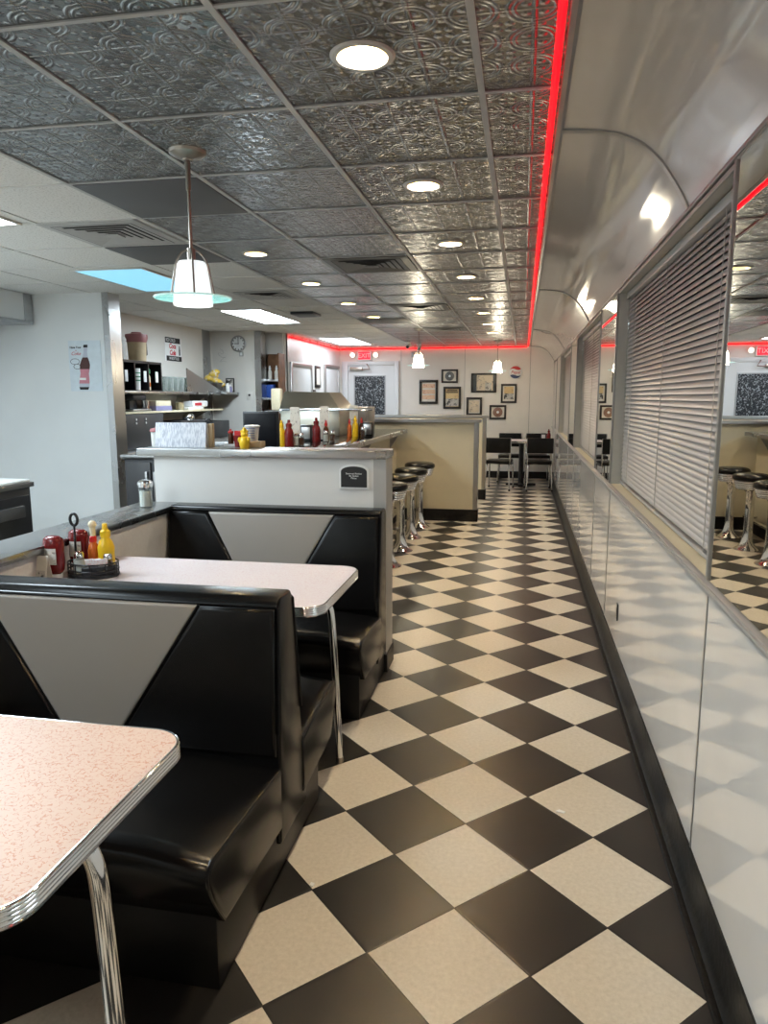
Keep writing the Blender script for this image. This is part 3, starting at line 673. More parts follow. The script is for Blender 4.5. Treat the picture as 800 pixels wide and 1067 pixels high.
# tables
def round_rect(x0, y0, x1, y1, r, n=8, right_only=True):
    pts = [(x0, y0)]
    pts += [(x1 - r + r * math.cos(-PI / 2 + PI / 2 * i / n), y0 + r + r * math.sin(-PI / 2 + PI / 2 * i / n)) for i in range(n + 1)]
    pts += [(x1 - r + r * math.cos(PI / 2 * i / n), y1 - r + r * math.sin(PI / 2 * i / n)) for i in range(n + 1)]
    pts.append((x0, y1)); return pts
def booth_table(y0, y1, x1, lam, label, legy, lx=0, lr=.0145):
    t = thing('booth_table', label, 'table', (BC, (y0 + y1) / 2, 0), 'booth tables with chrome edges')
    P = round_rect(BX0 + .004, y0 + .006, x1 - .006, y1 - .006, .075)
    MB().prism(P, 'z', .7245, .760, .0015, 1).build('tabletop', lam, t, smooth=30)
    # ribbed metal band
    m = MB(); prof = []
    zz = [.7592, .7600, .7598, .7575, .754, .7525, .749, .7465, .745, .7415, .739, .7375, .734, .7315, .730, .727, .724]
    dd = [-.004, .000, .004, .006, .006, .0035, .006, .006, .0035, .006, .006, .0035, .006, .006, .0035, .006, .004]
    C = P[1:-1]; C = [(BX0 + .006, y0 + .006)] + C + [(BX0 + .006, y1 - .006)]
    rings = []
    for i, p in enumerate(C):
        a = Vector(C[max(0, i - 1)]); b = Vector(C[min(len(C) - 1, i + 1)]); d = (b - a).normalized(); nrm = Vector((d.y, -d.x))
        rings.append([m.bm.verts.new((p[0] + nrm.x * q, p[1] + nrm.y * q, z)) for q, z in zip(dd, zz)])
    for a, b in zip(rings, rings[1:]):
        for k in range(len(zz) - 1): m.bm.faces.new([a[k], b[k], b[k + 1], a[k + 1]])
    bmesh.ops.recalc_face_normals(m.bm, faces=m.bm.faces[:])
    m.build('edge_band', 'chrome', t, smooth=50)
    lp = smooth_path([(x + lx, y, z) for x, y, z in [(x1 - .20, legy, .706), (x1 - .13, legy, .705), (x1 - .095, legy, .69), (x1 - .072, legy, .655), (x1 - .062, legy, .60), (x1 - .054, legy, .45), (x1 - .036, legy, .02)]], 4)
    MB().tube(lp, lr, 16).build('leg', 'chrome', t, smooth=60)
    MB().lathe([(.0, 0), (.0155, 0), (.017, .006), (.0155, .024), (.0, .024)], lp[-1][0], legy, 16).build('foot', 'nickel', t)
    MB().box(x1 - .27, legy - .06, .714, x1 - .13, legy + .06, .722, .003).build('mounting_plate', 'dsteel', t)
    MB().box(BX0 - .004, y0 + .05, .68, BX0 + .03, y1 - .05, .722, .003).build('wall_cleat', 'dsteel', t)
    return t
booth_table(.778, 1.372, -.684, 'lam', 'warm-lit pink curl-patterned table in front of the double-sided bench', 1.07, .016, .0175)
booth_table(2.31, 2.955, -.660, 'lam2', 'pale pink table holding the condiment caddy, between the benches', 2.68)

# low divider and half wall
struct(MB().box(-2.05, YN, 0, -1.862, 3.69, .87).build('wall_divider', 'lowwall', smooth=0), 'low beige divider behind the booths')
struct(MB().box(-2.075, YN, .87, -1.835, 3.69, .902, .003).build('trim_11', 'steel'), 'steel cap of the low divider')
t_hw = MB().box(-2.0, 3.692, 0, -.715, 3.86, 1.16).build('wall_half', 'halfw', smooth=0); struct(t_hw, 'white half wall behind the booth')
g = MB(); g.box(-2.092, 3.672, 1.158, -.688, 3.90, 1.20, .004)
struct(g.build('trim_12', 'steel'), 'steel cap on the white half wall')
g = MB(); g.box(-.757, 3.685, .10, -.690, 3.692, 1.158); g.box(-.7148, 3.6922, .10, -.690, 3.87, 1.158)
struct(g.build('trim_13', 'rail', smooth=0), 'steel corner post of the white half wall')
g = MB(); g.box(-.760, 3.672, 0, -.682, 3.875, .10, .004)
struct(g.build('trim_14', 'rubber', smooth=0), 'black base of the corner post')
# sign plaque
t = thing('plaque', 'black arched plaque with white lettering on the white half wall', 'sign', (-.86, 3.69, 1.01))
def arch(x0, x1, z0, zs, zt, n=12):
    P = [(x0, z0), (x1, z0)]
    c = (x0 + x1) / 2; w = (x1 - x0) / 2
    P += [(c + w * math.cos(PI * i / n) , zs + (zt - zs) * math.sin(PI * i / n) ** .9) for i in range(n + 1)]
    return P
MB().prism(arch(-.942, -.782, .998, 1.095, 1.128), 'y', 3.684, 3.692, .001, 1).build('border', 'white', t)
MB().prism(arch(-.932, -.792, 1.008, 1.090, 1.118), 'y', 3.681, 3.688, .001, 1).build('face', 'ink', t)
text('Reserved Parties\nBe Seated\nPlease', .0125, 'paper', 'lettering', t, face_mtx((-.862, 3.6805, 1.068), '-y'), .0004)

# ------------------------------------------------------------------ lunch counter and cream half walls
t = thing('lunch_counter', 'long lunch counter with black glossy top behind the half wall', 'counter', (-1.6, 6.2, 0))
MB().box(-2.02, 3.90, .10, -1.47, 8.52, 1.058).build('counter_front', 'cream', t, smooth=0)
MB().box(-2.0, 3.92, 0, -1.455, 8.52, .11).build('kick_base', 'rubber', t, smooth=0)
MB().box(-2.05, 3.91, 1.058, -1.356, 8.555, 1.10, .002).build('countertop', 'counter', t)
e = MB(); e.box(-1.358, 3.91, 1.056, -1.342, 8.555, 1.102, .004)
for k in range(3): e.tube([(-1.342, 3.92, 1.065 + k * .014), (-1.342, 8.55, 1.065 + k * .014)], .0045, 6)
e.build('edge_band', 'steel', t)
b = MB()
for y in (5.0, 6.6, 8.1): MB().prism([(-1.47, 1.055), (-1.37, 1.055), (-1.47, .90)], 'y', y - .012, y + .012).build('bracket', 'dsteel', t, smooth=0)
foot = MB(); foot.tube([(-1.36, 4.1, .19), (-1.36, 8.4, .19)], .02, 10)
for y in (4.3, 6.3, 8.3): foot.tube([(-1.36, y, .19), (-1.46, y, .19)], .012, 8)
foot.build('foot_rail', 'chrome', t)
def creamwall(y, x0, x1, label, capl, h=1.18):
    struct(MB().box(x0, y, 0, x1, y + .13, h).build('wall_half', 'cream', smooth=0), label)
    g = MB(); g.box(x0 - .03, y - .035, h, x1 + .035, y + .165, h + .04, .004); g.box(x1 - .045, y - .007, .14, x1 + .007, y, h); g.box(x1 + .0002, y + .0002, .14, x1 + .007, y + .137, h)
    g.box(x0, y + .13, .14, x0 + .04, y + .137, h)
    struct(g.build('trim_%d' % (20 + int(y)), 'dsteel', smooth=0), capl)
    g = MB(); g.box(x0, y - .012, 0, x1 + .014, y, .145); g.box(x1, y - .012, 0, x1 + .014, y + .142, .145)
    struct(g.build('baseboard_%d' % int(y), 'rubber', smooth=0))
creamwall(8.60, -2.1, -.51, 'near cream half wall at the counter end', 'steel cap and corner of the near cream half wall')
creamwall(10.55, -2.3, -.515, 'far cream half wall', 'steel cap and corner of the far cream half wall')

# stools
def stool(loc):
    t = thing('bar_stool', '', 'stool', loc, 'chrome bar stools at the counter')
    x, y, z = loc
    MB().lathe([(.0, 0), (.115, 0), (.118, .006), (.108, .016), (.085, .030), (.068, .050), (.056, .085), (.048, .13), (.043, .20), (.040, .40), (.042, .56), (.060, .585), (.085, .60), (.0, .60)], x, y, 36).build('pedestal', 'chrome', t, smooth=40)
    prof = [(.0, .598), (.135, .598)]
    for k in range(4):
        zz = .602 + k * .020; r = .140 + k * .007
        prof += [(r - .004, zz), (r + .004, zz + .004), (r + .006, zz + .010), (r + .004, zz + .016), (r - .002, zz + .019)]
    prof += [(.160, .684), (.0, .684)]
    MB().lathe(prof, x, y, 40).build('seat_ring', 'chrome', t, smooth=60)
    MB().lathe([(.158, .682), (.168, .690), (.174, .702), (.173, .716), (.165, .730), (.145, .742), (.10, .750), (.0, .753)], x, y, 40).build('seat', 'black', t, smooth=60)
    return t
s0 = None
for i, y in enumerate([8.12, 7.46, 6.80, 6.14, 5.48, 4.82]):
    lab = 'chrome bar stool with black seat, %s from the cream half wall' % (['nearest', 'second', 'third', 'fourth', 'fifth', 'sixth'][i])
    if s0 is None: s0 = stool((-1.13, y, 0)); s0['label'] = lab
    else: dup(s0, (-1.13, y, 0), lab)

# ------------------------------------------------------------------ things on booth table / divider
def ketchup(loc, label):
    x, y, z = loc
    t = thing('ketchup_bottle', label, 'bottle', loc)
    MB().lathe([(.0, z), (.030, z), (.031, z + .022), (.028, z + .024), (.0, z + .024)], x, y, 24, 1, .75).build('cap', 'white', t)
    MB().lathe([(.0, z + .022), (.026, z + .024), (.039, z + .040), (.0435, z + .07), (.042, z + .115), (.044, z + .145), (.040, z + .166), (.026, z + .176), (.0, z + .176)], x, y, 28, 1, .68).build('body', 'red', t, smooth=60)
    n = 9; m = MB()
    for rr, nm in ((.0452, 0),):
        A = []; B = []
        for i in range(n):
            a = -PI / 2 - .62 + 1.24 * i / (n - 1); A.append((x + rr * math.cos(a), y + rr * .70 * math.sin(a), z + .066)); B.append((A[-1][0], A[-1][1], z + .130))
        for i in range(n - 1): m.poly([A[i], A[i + 1], B[i + 1], B[i]])
    m.build('label_sticker', 'label', t)
    return t
def squeeze(loc, mat, capmat, label, h=.17, r=.03, name='mustard_bottle', neck=.5):
    x, y, z = loc
    t = thing(name, label, 'bottle', loc)
    MB().lathe([(.0, z), (r, z), (r * 1.03, z + .01), (r * .98, z + h * .35), (r * 1.02, z + h * .5), (r * .8, z + h * .62), (r * neck, z + h * .70), (r * neck, z + h * .73), (.0, z + h * .73)], x, y, 24).build('body', mat, t, smooth=60)
    MB().lathe([(.0, z + h * .72), (r * (neck + .12), z + h * .72), (r * (neck + .12), z + h * .84), (r * .36, z + h * .88), (r * .28, z + h), (.0, z + h)], x, y, 20).build('cap', capmat, t)
    return t
ketchup((-1.812, 2.512, .76), 'red upturned squeeze ketchup bottle with pale label beside the caddy')
ketchup((-1.80, 2.66, .76), 'second red ketchup bottle, half hidden behind the caddy handle')
# caddy
cx, cy, cz = -1.70, 2.60, .76
t = thing('condiment_caddy', 'black oval condiment caddy with tall loop handle on the pale table', 'caddy', (cx, cy, cz))
MB().lathe([(.0, cz), (.098, cz), (.102, cz + .006), (.100, cz + .014), (.0, cz + .010)], cx, cy, 36, 1.05, .80).build('tray', 'blackp', t)
w = MB()
for zz in (.030, .058):
    w.tube([(cx + 1.05 * .098 * math.cos(2 * PI * i / 36), cy + .8 * .098 * math.sin(2 * PI * i / 36), cz + zz) for i in range(36)], .0035, 6, True)
for i in range(10):
    a = 2 * PI * i / 10; w.cyl((cx + 1.05 * .098 * math.cos(a), cy + .8 * .098 * math.sin(a), cz + .008), (cx + 1.05 * .098 * math.cos(a), cy + .8 * .098 * math.sin(a), cz + .058), .003, 6)
w.build('wire_rim', 'blackp', t)
q_ = MB(); q_.prism([(cx - .005, cy - .078), (cx + .055, cy - .066), (cx + .098, cy - .02), (cx + .098, cy + .01), (cx + .05, cy + .005), (cx - .005, cy - .018)], 'z', cz + .012, cz + .048, .004); q_.build('packet_bin', 'blackp', t)
hx = cx - .075
h = MB(); h.cyl((hx, cy, cz + .008), (hx, cy, cz + .205), .0045, 8)
h.tube([(hx + .0165 * math.sin(2 * PI * i / 20), cy, cz + .228 - .024 * math.cos(2 * PI * i / 20)) for i in range(20)], .0058, 8, True)
h.build('handle', 'blackp', t)
squeeze((cx + .035, cy + .042, cz + .013), 'yellow', 'yellow', 'yellow mustard bottle standing in the condiment caddy', .195, .033)
t = squeeze((cx - .02, cy + .040, cz + .013), 'orange', 'redd', 'orange hot sauce bottle with round cream cap in the caddy', .165, .023, 'hot_sauce_bottle', .5)
b_ = MB(); b_.lathe([(.010, cz + .150), (.012, cz + .19), (.0, cz + .19)], cx - .02, cy + .040, 14); b_.ball((cx - .02, cy + .040, cz + .203), .017); o = b_.build('round_cap', 'cap', t); o['label'] = 'round cream cap'
def shaker(loc, fill, label, h=.085, r=.024):
    x, y, z = loc
    t = thing('shaker', label, 'shaker', loc)
    MB().lathe([(.0, z + .004), (r * .86, z + .004), (r * .86, z + h * .62), (.0, z + h * .64)], x, y, 20).build('filling', fill, t)
    MB().lathe([(.0, z), (r, z), (r, z + h * .6), (r * .8, z + h * .76), (r * .78, z + h * .76), (r * .93, z + h * .6), (r * .93, z + .002), (.0, z + .002)], x, y, 20).build('jar', 'glass', t)
    MB().lathe([(r * .84, z + h * .72), (r * .86, z + h * .86), (r * .6, z + h * .97), (.0, z + h)], x, y, 20).build('lid', 'chrome', t)
    return t
shaker((cx - .040, cy - .034, cz + .013), 'salt', 'salt shaker with chrome lid at the front of the caddy', .095)
shaker((cx + .070, cy - .006, cz + .013), 'brown', 'pepper shaker with chrome lid at the right end of the caddy', .085, .020)
p0 = None
for i in range(7):
    px_, py_ = cx + .006 + .008 * i, cy - .040 + .004 * (i % 2)
    if p0 is None:
        p0 = tag(MB().box(-.003, -.002, 0, .032, .002, .058, .0008).build('sugar_packet', 'sugarp'), 'pink and white sugar packet in the caddy', 'sugar packet', 'sugar packets in the caddy'); o = p0
    else: o = p0.copy(); COL.objects.link(o)
    o.location = (px_ - .004, py_ + .001 * i, cz + .049 - .028); o.rotation_euler = (.22, .1 * (i % 3 - 1), .25 + .05 * i)
# paper placard at the wall end of the table
t = thing('paper_placard', 'small beige folded card with dark drawing beside the ketchup bottle', 'card', (-1.85, 2.46, .76))
MB().prism([(2.43, .76), (2.433, .76), (2.456, .862), (2.479, .76), (2.482, .76), (2.457, .868)], 'x', -1.846, -1.800).build('card', 'mount', t, smooth=0)
m_ = MB(); m_.prism([(2.4285, .768), (2.4385, .812), (2.4395, .812), (2.4295, .768)], 'x', -1.842, -1.804); m_.build('drawing', 'bw', t, smooth=0)
# sugar pourer on divider
x, y, z = -1.955, 3.50, .902
t = thing('sugar_pourer', 'glass sugar pourer with chrome lid on the divider cap end', 'sugar pourer', (x, y, z))
MB().lathe([(.0, z + .004), (.031, z + .004), (.031, z + .085), (.0, z + .092)], x, y, 22).build('filling', 'salt', t)
MB().lathe([(.0, z), (.036, z), (.037, z + .01), (.034, z + .05), (.036, z + .11), (.034, z + .115), (.033, z + .11), (.032, z + .05), (.033, z + .003), (.0, z + .003)], x, y, 24).build('jar', 'glass', t)
MB().lathe([(.0385, z + .106), (.040, z + .126), (.038, z + .134), (.026, z + .143), (.010, z + .147), (.0, z + .148)], x, y, 24).build('lid', 'chrome', t)

# ------------------------------------------------------------------ things on the half wall cap (z 1.20)
CZ = 1.20
t = thing('menu_stand', 'upright white stand of handwritten lists on the half wall cap', 'menu holder', (-1.85, 3.78, CZ))
MB().prism([(3.765, CZ), (3.785, CZ + .138), (3.790, CZ + .138), (3.790, CZ)], 'x', -2.03, -1.725, .001, 1).build('list_sheet', 'menu', t, smooth=0)
MB().box(-2.025, 3.790, CZ, -1.72, 3.800, CZ + .132, .001).build('backing', 'white', t)
b = MB(); b.box(-1.722, 3.80, CZ, -1.698, 3.83, CZ + .132, .002); b.build('folded_menu', 'tan', t)
MB().tube([(-1.725 + .018 * math.cos(PI * i / 10), 3.815, CZ + .135 + .020 * math.sin(PI * i / 10)) for i in range(11)], .004, 8).build('ring', 'blackp', t)
def jar(x, y, z, r, h, body, lid, label, name='plastic_container'):
    t = thing(name, label, 'container', (x, y, z))
    MB().lathe([(.0, z), (r * .86, z), (r * .9, z + .005), (r, z + h * .75), (r * .96, z + h * .75), (r * .84, z + .008), (.0, z + .008)], x, y, 24).build('body', body, t)
    MB().lathe([(.0, z + h * .74), (r * 1.12, z + h * .74), (r * 1.14, z + h * .80), (r * 1.0, z + h * .9), (r * .3, z + h * .95), (r * .2, z + h), (.0, z + h)], x, y, 24).build('lid', lid, t)
    return t
jar(-2.06, 3.85, CZ, .034, .112, 'frost', 'pink', 'pale plastic jar with faded red lid left of the handwritten lists')
# low tray with packets, pots
tag(MB().box(-1.66, 3.86, CZ, -1.585, 3.90, CZ + .016, .002).build('paper_pad', 'paper', origin=(-1.62, 3.88, CZ)), 'small white pad lying under the red-capped bottle', 'paper pad')
t = squeeze((-1.622, 3.878, CZ + .016), 'brown', 'redd', 'little dark bottle with red cap on the half wall', .085, .016, 'sauce_bottle', .8)
t = thing('packet_basket', 'small dark red basket of packets on the half wall', 'basket', (-1.555, 3.865, CZ))
MB().lathe([(.0, CZ), (.026, CZ), (.036, CZ + .065), (.033, CZ + .065), (.024, CZ + .004), (.0, CZ + .004)], -1.565, 3.865, 20).build('basket', 'red', t)
pk = MB()
for i in range(6): a = i * 1.05; pk.box(-1.565 + .016 * math.cos(a) - .012, 3.865 + .016 * math.sin(a) - .003, CZ + .01, -1.565 + .016 * math.cos(a) + .012, 3.865 + .016 * math.sin(a) + .003, CZ + .085 + .006 * (i % 2))
pk.build('packets', 'redd', t, smooth=0)
# honey bear
x, y = -1.505, 3.79
t = thing('honey_bottle', 'yellow squeeze honey bottle with rounded body on the half wall edge', 'bottle', (x, y, CZ))
b = MB(); b.lathe([(.0, CZ), (.024, CZ), (.029, CZ + .015), (.030, CZ + .035), (.024, CZ + .055), (.018, CZ + .062), (.0, CZ + .064)], x, y, 22); b.ball((x, y, CZ + .075), .021); b.ball((x - .016, y, CZ + .091), .008); b.ball((x + .016, y, CZ + .091), .008); b.ball((x + .026, y - .008, CZ + .045), .010, 1, 1, 1.5); b.ball((x - .026, y - .008, CZ + .045), .010, 1, 1, 1.5)
b.build('body', 'yellow', t, smooth=60)
MB().lathe([(.013, CZ + .092), (.012, CZ + .104), (.004, CZ + .114), (.0, CZ + .115)], x, y, 16).build('cap', 'yellow', t)
# tub with hatch pattern on a tan box
tag(MB().box(-1.515, 3.825, CZ, -1.425, 3.90, CZ + .034, .003).build('cardboard_box', 'tan', origin=(-1.47, 3.86, CZ)), 'low tan box under the white measuring tub', 'box')
x, y, z = -1.487, 3.862, CZ + .034
t = thing('measuring_tub', 'white tub with pale blue markings on a tan box', 'tub', (x, y, z))
MB().lathe([(.0, z), (.030, z), (.040, z + .082), (.043, z + .086), (.040, z + .088), (.037, z + .082), (.028, z + .004), (.0, z + .004)], x, y, 24).build('body', 'white', t)
MB().lathe([(.0, z + .092), (.034, z + .09), (.046, z + .085), (.044, z + .080)], x, y, 24).build('lid', 'white', t)
g_ = MB()
for k in range(5):
    zz = z + .018 + .013 * k; rr = .0305 + .122 * (zz - z)
    A = [(x + rr * math.cos(a), y + rr * math.sin(a)) for a in [-2.4 + .2 * i for i in range(9)]]
    for (ax, ay), (bx, by) in zip(A, A[1:]): g_.poly([(ax, ay, zz), (bx, by, zz), (bx, by, zz + .003), (ax, ay, zz + .003)])
g_.build('marks', 'bblue', t)

# ------------------------------------------------------------------ point of sale screen and condiments on the counter (z 1.10)
KZ = 1.10
t = thing('screen', 'black point of sale screen behind the white tub', 'monitor', (-1.70, 4.62, KZ))
MB().box(-1.835, 4.60, KZ + .03, -1.588, 4.635, KZ + .285, .006).build('panel', 'blackp', t)
MB().box(-1.822, 4.596, KZ + .045, -1.601, 4.601, KZ + .272, .001).build('display', 'screen', t)
b = MB(); b.prism([(4.60, KZ), (4.74, KZ), (4.74, KZ + .015), (4.66, KZ + .03), (4.64, KZ + .16), (4.625, KZ + .16)], 'x', -1.77, -1.65, .003); b.build('stand', 'blackp', t)
b = MB(); b.box(-1.76, 4.54, KZ, -1.60, 4.60, KZ + .012, .003); b.build('keyboard', 'blackp', t)
def condiments(y, xo, items):
    for kind, dx, dy, lab in items:
        p = (xo + dx, y + dy, KZ)
        if kind == 'mustard': squeeze(p, 'yellow', 'yellow', lab, .20, .030)
        elif kind == 'ketchup': squeeze(p, 'red', 'red', lab, .205, .036, 'ketchup_bottle', .55)
        elif kind == 'hot': squeeze(p, 'orange', 'redd', lab, .17, .022, 'hot_sauce_bottle', .42)
        elif kind == 'sauce': squeeze(p, 'brown', 'redd', lab, .18, .025, 'sauce_bottle', .42)
        elif kind == 'salt': shaker(p, 'salt', lab, .10, .024)
        elif kind == 'pepper': shaker(p, 'brown', lab, .10, .024)
        elif kind == 'napkin':
            t = thing('napkin_dispenser', lab, 'napkin dispenser', p)
            MB().box(p[0] - .05, p[1] - .05, KZ, p[0] + .05, p[1] + .05, KZ + .14, .008).build('case', 'blackp', t)
            MB().box(p[0] - .04, p[1] - .053, KZ + .02, p[0] + .04, p[1] - .049, KZ + .12, .001).build('napkins', 'dsteel', t)
        elif kind == 'card':
            t = thing('menu_card', lab, 'card', p)
            MB().box(p[0] - .035, p[1] - .02, KZ, p[0] + .035, p[1] + .02, KZ + .012, .002).build('foot', 'blackp', t)
            MB().box(p[0] - .042, p[1] - .003, KZ + .01, p[0] + .042, p[1] + .003, KZ + .30, .001).build('sheet', 'label', t, smooth=0)
condiments(5.45, -1.86, [('mustard', .005, .0, 'yellow mustard bottle on the counter just right of the black screen'), ('ketchup', .072, -.02, 'dark red ketchup bottle on the counter beside the nearest mustard'), ('salt', .115, .03, 'salt shaker beside the nearest counter ketchup'), ('pepper', .150, .05, 'pepper shaker beside the nearest counter ketchup'), ('card', .06, .18, 'tall cream menu card behind the nearest counter bottles')])
condiments(6.05, -1.79, [('napkin', -.06, .08, 'black napkin dispenser left of the middle ketchup bottle'), ('ketchup', .045, .0, 'large red ketchup bottle in the middle counter set'), ('sauce', .115, .06, 'dark sauce bottle with red cap in the middle counter set'), ('salt', .135, -.03, 'salt shaker in the middle counter set'), ('pepper', .19, -.01, 'pepper shaker in the middle counter set'), ('card', .085, .12, 'narrow menu card behind the middle counter set')])
condiments(6.9, -1.69, [('card', .06, .08, 'menu card behind the far counter bottles'), ('hot', .035, .0, 'orange hot sauce bottle in the far counter set'), ('mustard', .10, -.03, 'amber mustard bottle in the far counter set'), ('sauce', .145, .05, 'red capped sauce bottle in the far counter set'), ('napkin', .215, .05, 'dark napkin dispenser at the far counter set'), ('pepper', .19, -.09, 'pepper shaker at the far counter set')])

# back bar with steel hood
t = thing('bar_cabinet', 'stainless back bar unit behind the lunch counter', 'counter', (-2.55, 6.7, 0))
MB().box(-2.75, 5.9, .08, -2.2, 8.5, 1.058).build('cabinet', 'dsteel', t, smooth=0)
MB().box(-2.78, 5.87, 1.058, -2.06, 8.5, 1.10, .004).build('worktop', 'steel', t)
MB().box(-2.72, 5.95, 0, -2.25, 8.5, .08).build('plinth', 'kick', t, smooth=0)
t = thing('food_warmer', 'stainless food warmer with sloped hood on the back bar', 'food warmer', (-2.2, 7.2, 1.10))
X0, X1, Y0_, Y1_ = -2.36, -1.78, 6.92, 7.55
# case
m = MB(); m.box(X0, Y0_, 1.101, X1 + .02, Y1_, 1.355, .004); m.build('case', 'wsteel', t)
m = MB()
A = [m.bm.verts.new(p) for p in ((X0 - .01, Y0_ - .01, 1.355), (X1 + .03, Y0_ - .01, 1.355), (X1 + .03, Y1_ + .01, 1.355), (X0 - .01, Y1_ + .01, 1.355))]
B = [m.bm.verts.new(p) for p in ((X0 + .01, Y0_ + .10, 1.535), (X1 - .11, Y0_ + .10, 1.525), (X1 - .11, Y1_ - .05, 1.525), (X0 + .01, Y1_ - .05, 1.535))]
for i in range(4): m.bm.faces.new([A[i], A[(i + 1) % 4], B[(i + 1) % 4], B[i]])
m.bm.faces.new(B); m.bm.faces.new(A[::-1]); bmesh.ops.recalc_face_normals(m.bm, faces=m.bm.faces[:])
m.build('sloped_hood', 'wsteel', t, smooth=0)
MB().tube([(X0, Y0_ - .03, 1.36), (X1 + .36, Y0_ - .03, 1.36)], .010, 10).build('rail', 'chrome', t)
t = thing('steel_cabinet', 'plain stainless box right of the sloped food warmer', 'cabinet', (-1.62, 7.5, 1.10))
MB().box(-2.03, 7.62, KZ + .001, -1.62, 7.98, 1.375, .006).build('body', 'dsteel', t)
MB().box(-2.01, 7.60, 1.13, -1.64, 7.621, 1.36, .003).build('door', 'dsteel', t)

# ------------------------------------------------------------------ kitchen
t = thing('prep_fridge', 'black prep fridge with white cutting board top, before the white wall', 'fridge', (-3.55, 4.4, 0))
FX = -3.32
MB().box(-4.2, 3.4, .10, FX, 4.40, .872, .006).build('cabinet', 'darkg', t)
MB().box(-4.22, 3.37, .872, FX + .02, 4.42, .905, .004).build('rim', 'dsteel', t)
MB().box(-4.18, 3.40, .905, FX + .005, 4.40, .925, .004).build('cutting_board', 'boardw', t)
d = MB(); d.box(FX, 3.44, .14, FX + .02, 3.90, .82, .006); dd1 = d.build('door', 'blackp', t)
d = MB(); d.box(FX, 3.93, .14, FX + .02, 4.37, .82, .006); dd2 = d.build('door', 'blackp', t)
MB().box(FX + .02, 3.60, .68, FX + .045, 3.84, .76, .008).build('handle', 'darkg', dd1)
MB().box(FX + .02, 4.02, .68, FX + .045, 4.28, .76, .008).build('handle', 'darkg', dd2)
for a in ((-4.1, 3.5), (-3.42, 3.5), (-4.1, 4.3), (-3.42, 4.3)): MB().cyl((a[0], a[1], 0), (a[0], a[1], .10), .03, 12).build('foot', 'blackp', t)
# white box on the ceiling with metal frame
t = thing('wall_cabinet', 'white ceiling-hung cabinet with grey metal frame by the white wall', 'cabinet', (-4.7, 5.4, 2.15))
MB().box(-5.28, 4.3, 2.16, -4.395, 5.93, H - .006, .003).build('body', 'wwall', t)
f = MB(); f.box(-5.28, 4.28, 2.13, -4.385, 6.03, 2.16, .003); f.box(-4.42, 5.93, 2.16, -4.385, 6.03, H - .006, .003)
f.build('frame', 'aluf', t)
# poster with bottle on the white wall
t = thing('poster', 'pale tin sign with a dark cola bottle on the white wall', 'poster', (-3.91, 6.05, 1.75))
PY = 6.0495
MB().box(-4.065, PY, 1.535, -3.745, PY + .005, 1.985, .001).build('sheet', 'tin_sign', t, smooth=0)
def bottle_half(c, zb, h, w):
    pr = [(.0, .78), (.06, .95), (.14, 1.0), (.25, .92), (.36, .80), (.46, .92), (.55, .98), (.63, .80), (.72, .50), (.82, .36), (.93, .32), (.94, .40), (.98, .40), (1.0, .34)]
    tilt = .10
    L = [(c - w * r + tilt * h * q, zb + h * q) for q, r in pr]; R_ = [(c + w * r + tilt * h * q, zb + h * q) for q, r in pr]
    return L, R_
L, R_ = bottle_half(-3.93, 1.548, .40, .052)
def slab(i0, i1, y, mat, nm, k=1.0):
    pts = R_[i0:i1 + 1] + L[i0:i1 + 1][::-1]
    MB().prism(pts, 'y', y, PY + .001).build(nm, mat, t, smooth=0)
slab(0, 13, PY - .0008, 'tin_sign2', 'bottle_picture')
slab(0, 1, PY - .0016, 'ink', 'bottle_base_picture'); slab(2, 5, PY - .0016, 'inkp', 'bottle_label_picture'); slab(5, 8, PY - .0016, 'cola', 'bottle_drink_picture'); slab(11, 13, PY - .0016, 'ink', 'bottle_cap_picture')
MB().box(-3.97, PY - .0024, 1.635, -3.905, PY, 1.655).build('bottle_band_picture', 'paper', t, smooth=0)
text('Have Your', .026, 'ink', 'lettering', t, face_mtx((-3.992, PY - .001, 1.925), '-y'), .0005, bold=.0008)
text('a', .026, 'inkr', 'lettering', t, face_mtx((-3.99, PY - .001, 1.899), '-y'), .0005)
text('Coke', .044, 'inkr', 'lettering', t, face_mtx((-3.992, PY - .001, 1.870), '-y'), .0005, shear=.35)
o = MB(); o.tube([(-4.005 + .045 * math.cos(2 * PI * i / 24), PY - .001, 1.80 + .025 * math.sin(2 * PI * i / 24)) for i in range(24)], .002, 5, True); o.tube([(-3.985 + .035 * math.cos(2 * PI * i / 24), PY - .001, 1.755 + .022 * math.sin(2 * PI * i / 24)) for i in range(24)], .002, 5, True); o.build('swirl_print', 'ink', t)

# poster on shelf wall (faces +x)
WX = -4.37
t = thing('poster', 'small black and white cola poster with red script on kitchen wall', 'poster', (WX, 8.45, 2.05))
PO = .0
MB().box(WX, 8.475, 1.93, WX + .004, 8.91, 2.225, .001).build('sheet', 'paper', t, smooth=0)
b = MB(); b.box(WX + .004, 8.478, 2.155, WX + .006, 8.88, 2.222); b.box(WX + .004, 8.50, 1.933, WX + .006, 8.907, 1.995); b.build('black_band', 'ink', t, smooth=0)
text('ICE COLD', .055, 'paper', 'lettering', t, face_mtx((WX + .0065, 8.62, 2.188), '+x'), .0005)
text('Coca\nCola', .085, 'inkr', 'lettering', t, face_mtx((WX + .0045, 8.665, 2.075), '+x'), .0008, shear=.3, bold=.003)
text('IN BOTTLES', .048, 'paper', 'lettering', t, face_mtx((WX + .0065, 8.70, 1.964), '+x'), .0005)
MB().prism([(8.84, 2.01), (8.875, 2.01), (8.875, 2.07), (8.865, 2.13), (8.85, 2.13), (8.84, 2.07)], 'x', WX + .004, WX + .0055).build('bottle_picture', 'ink', t, smooth=0)

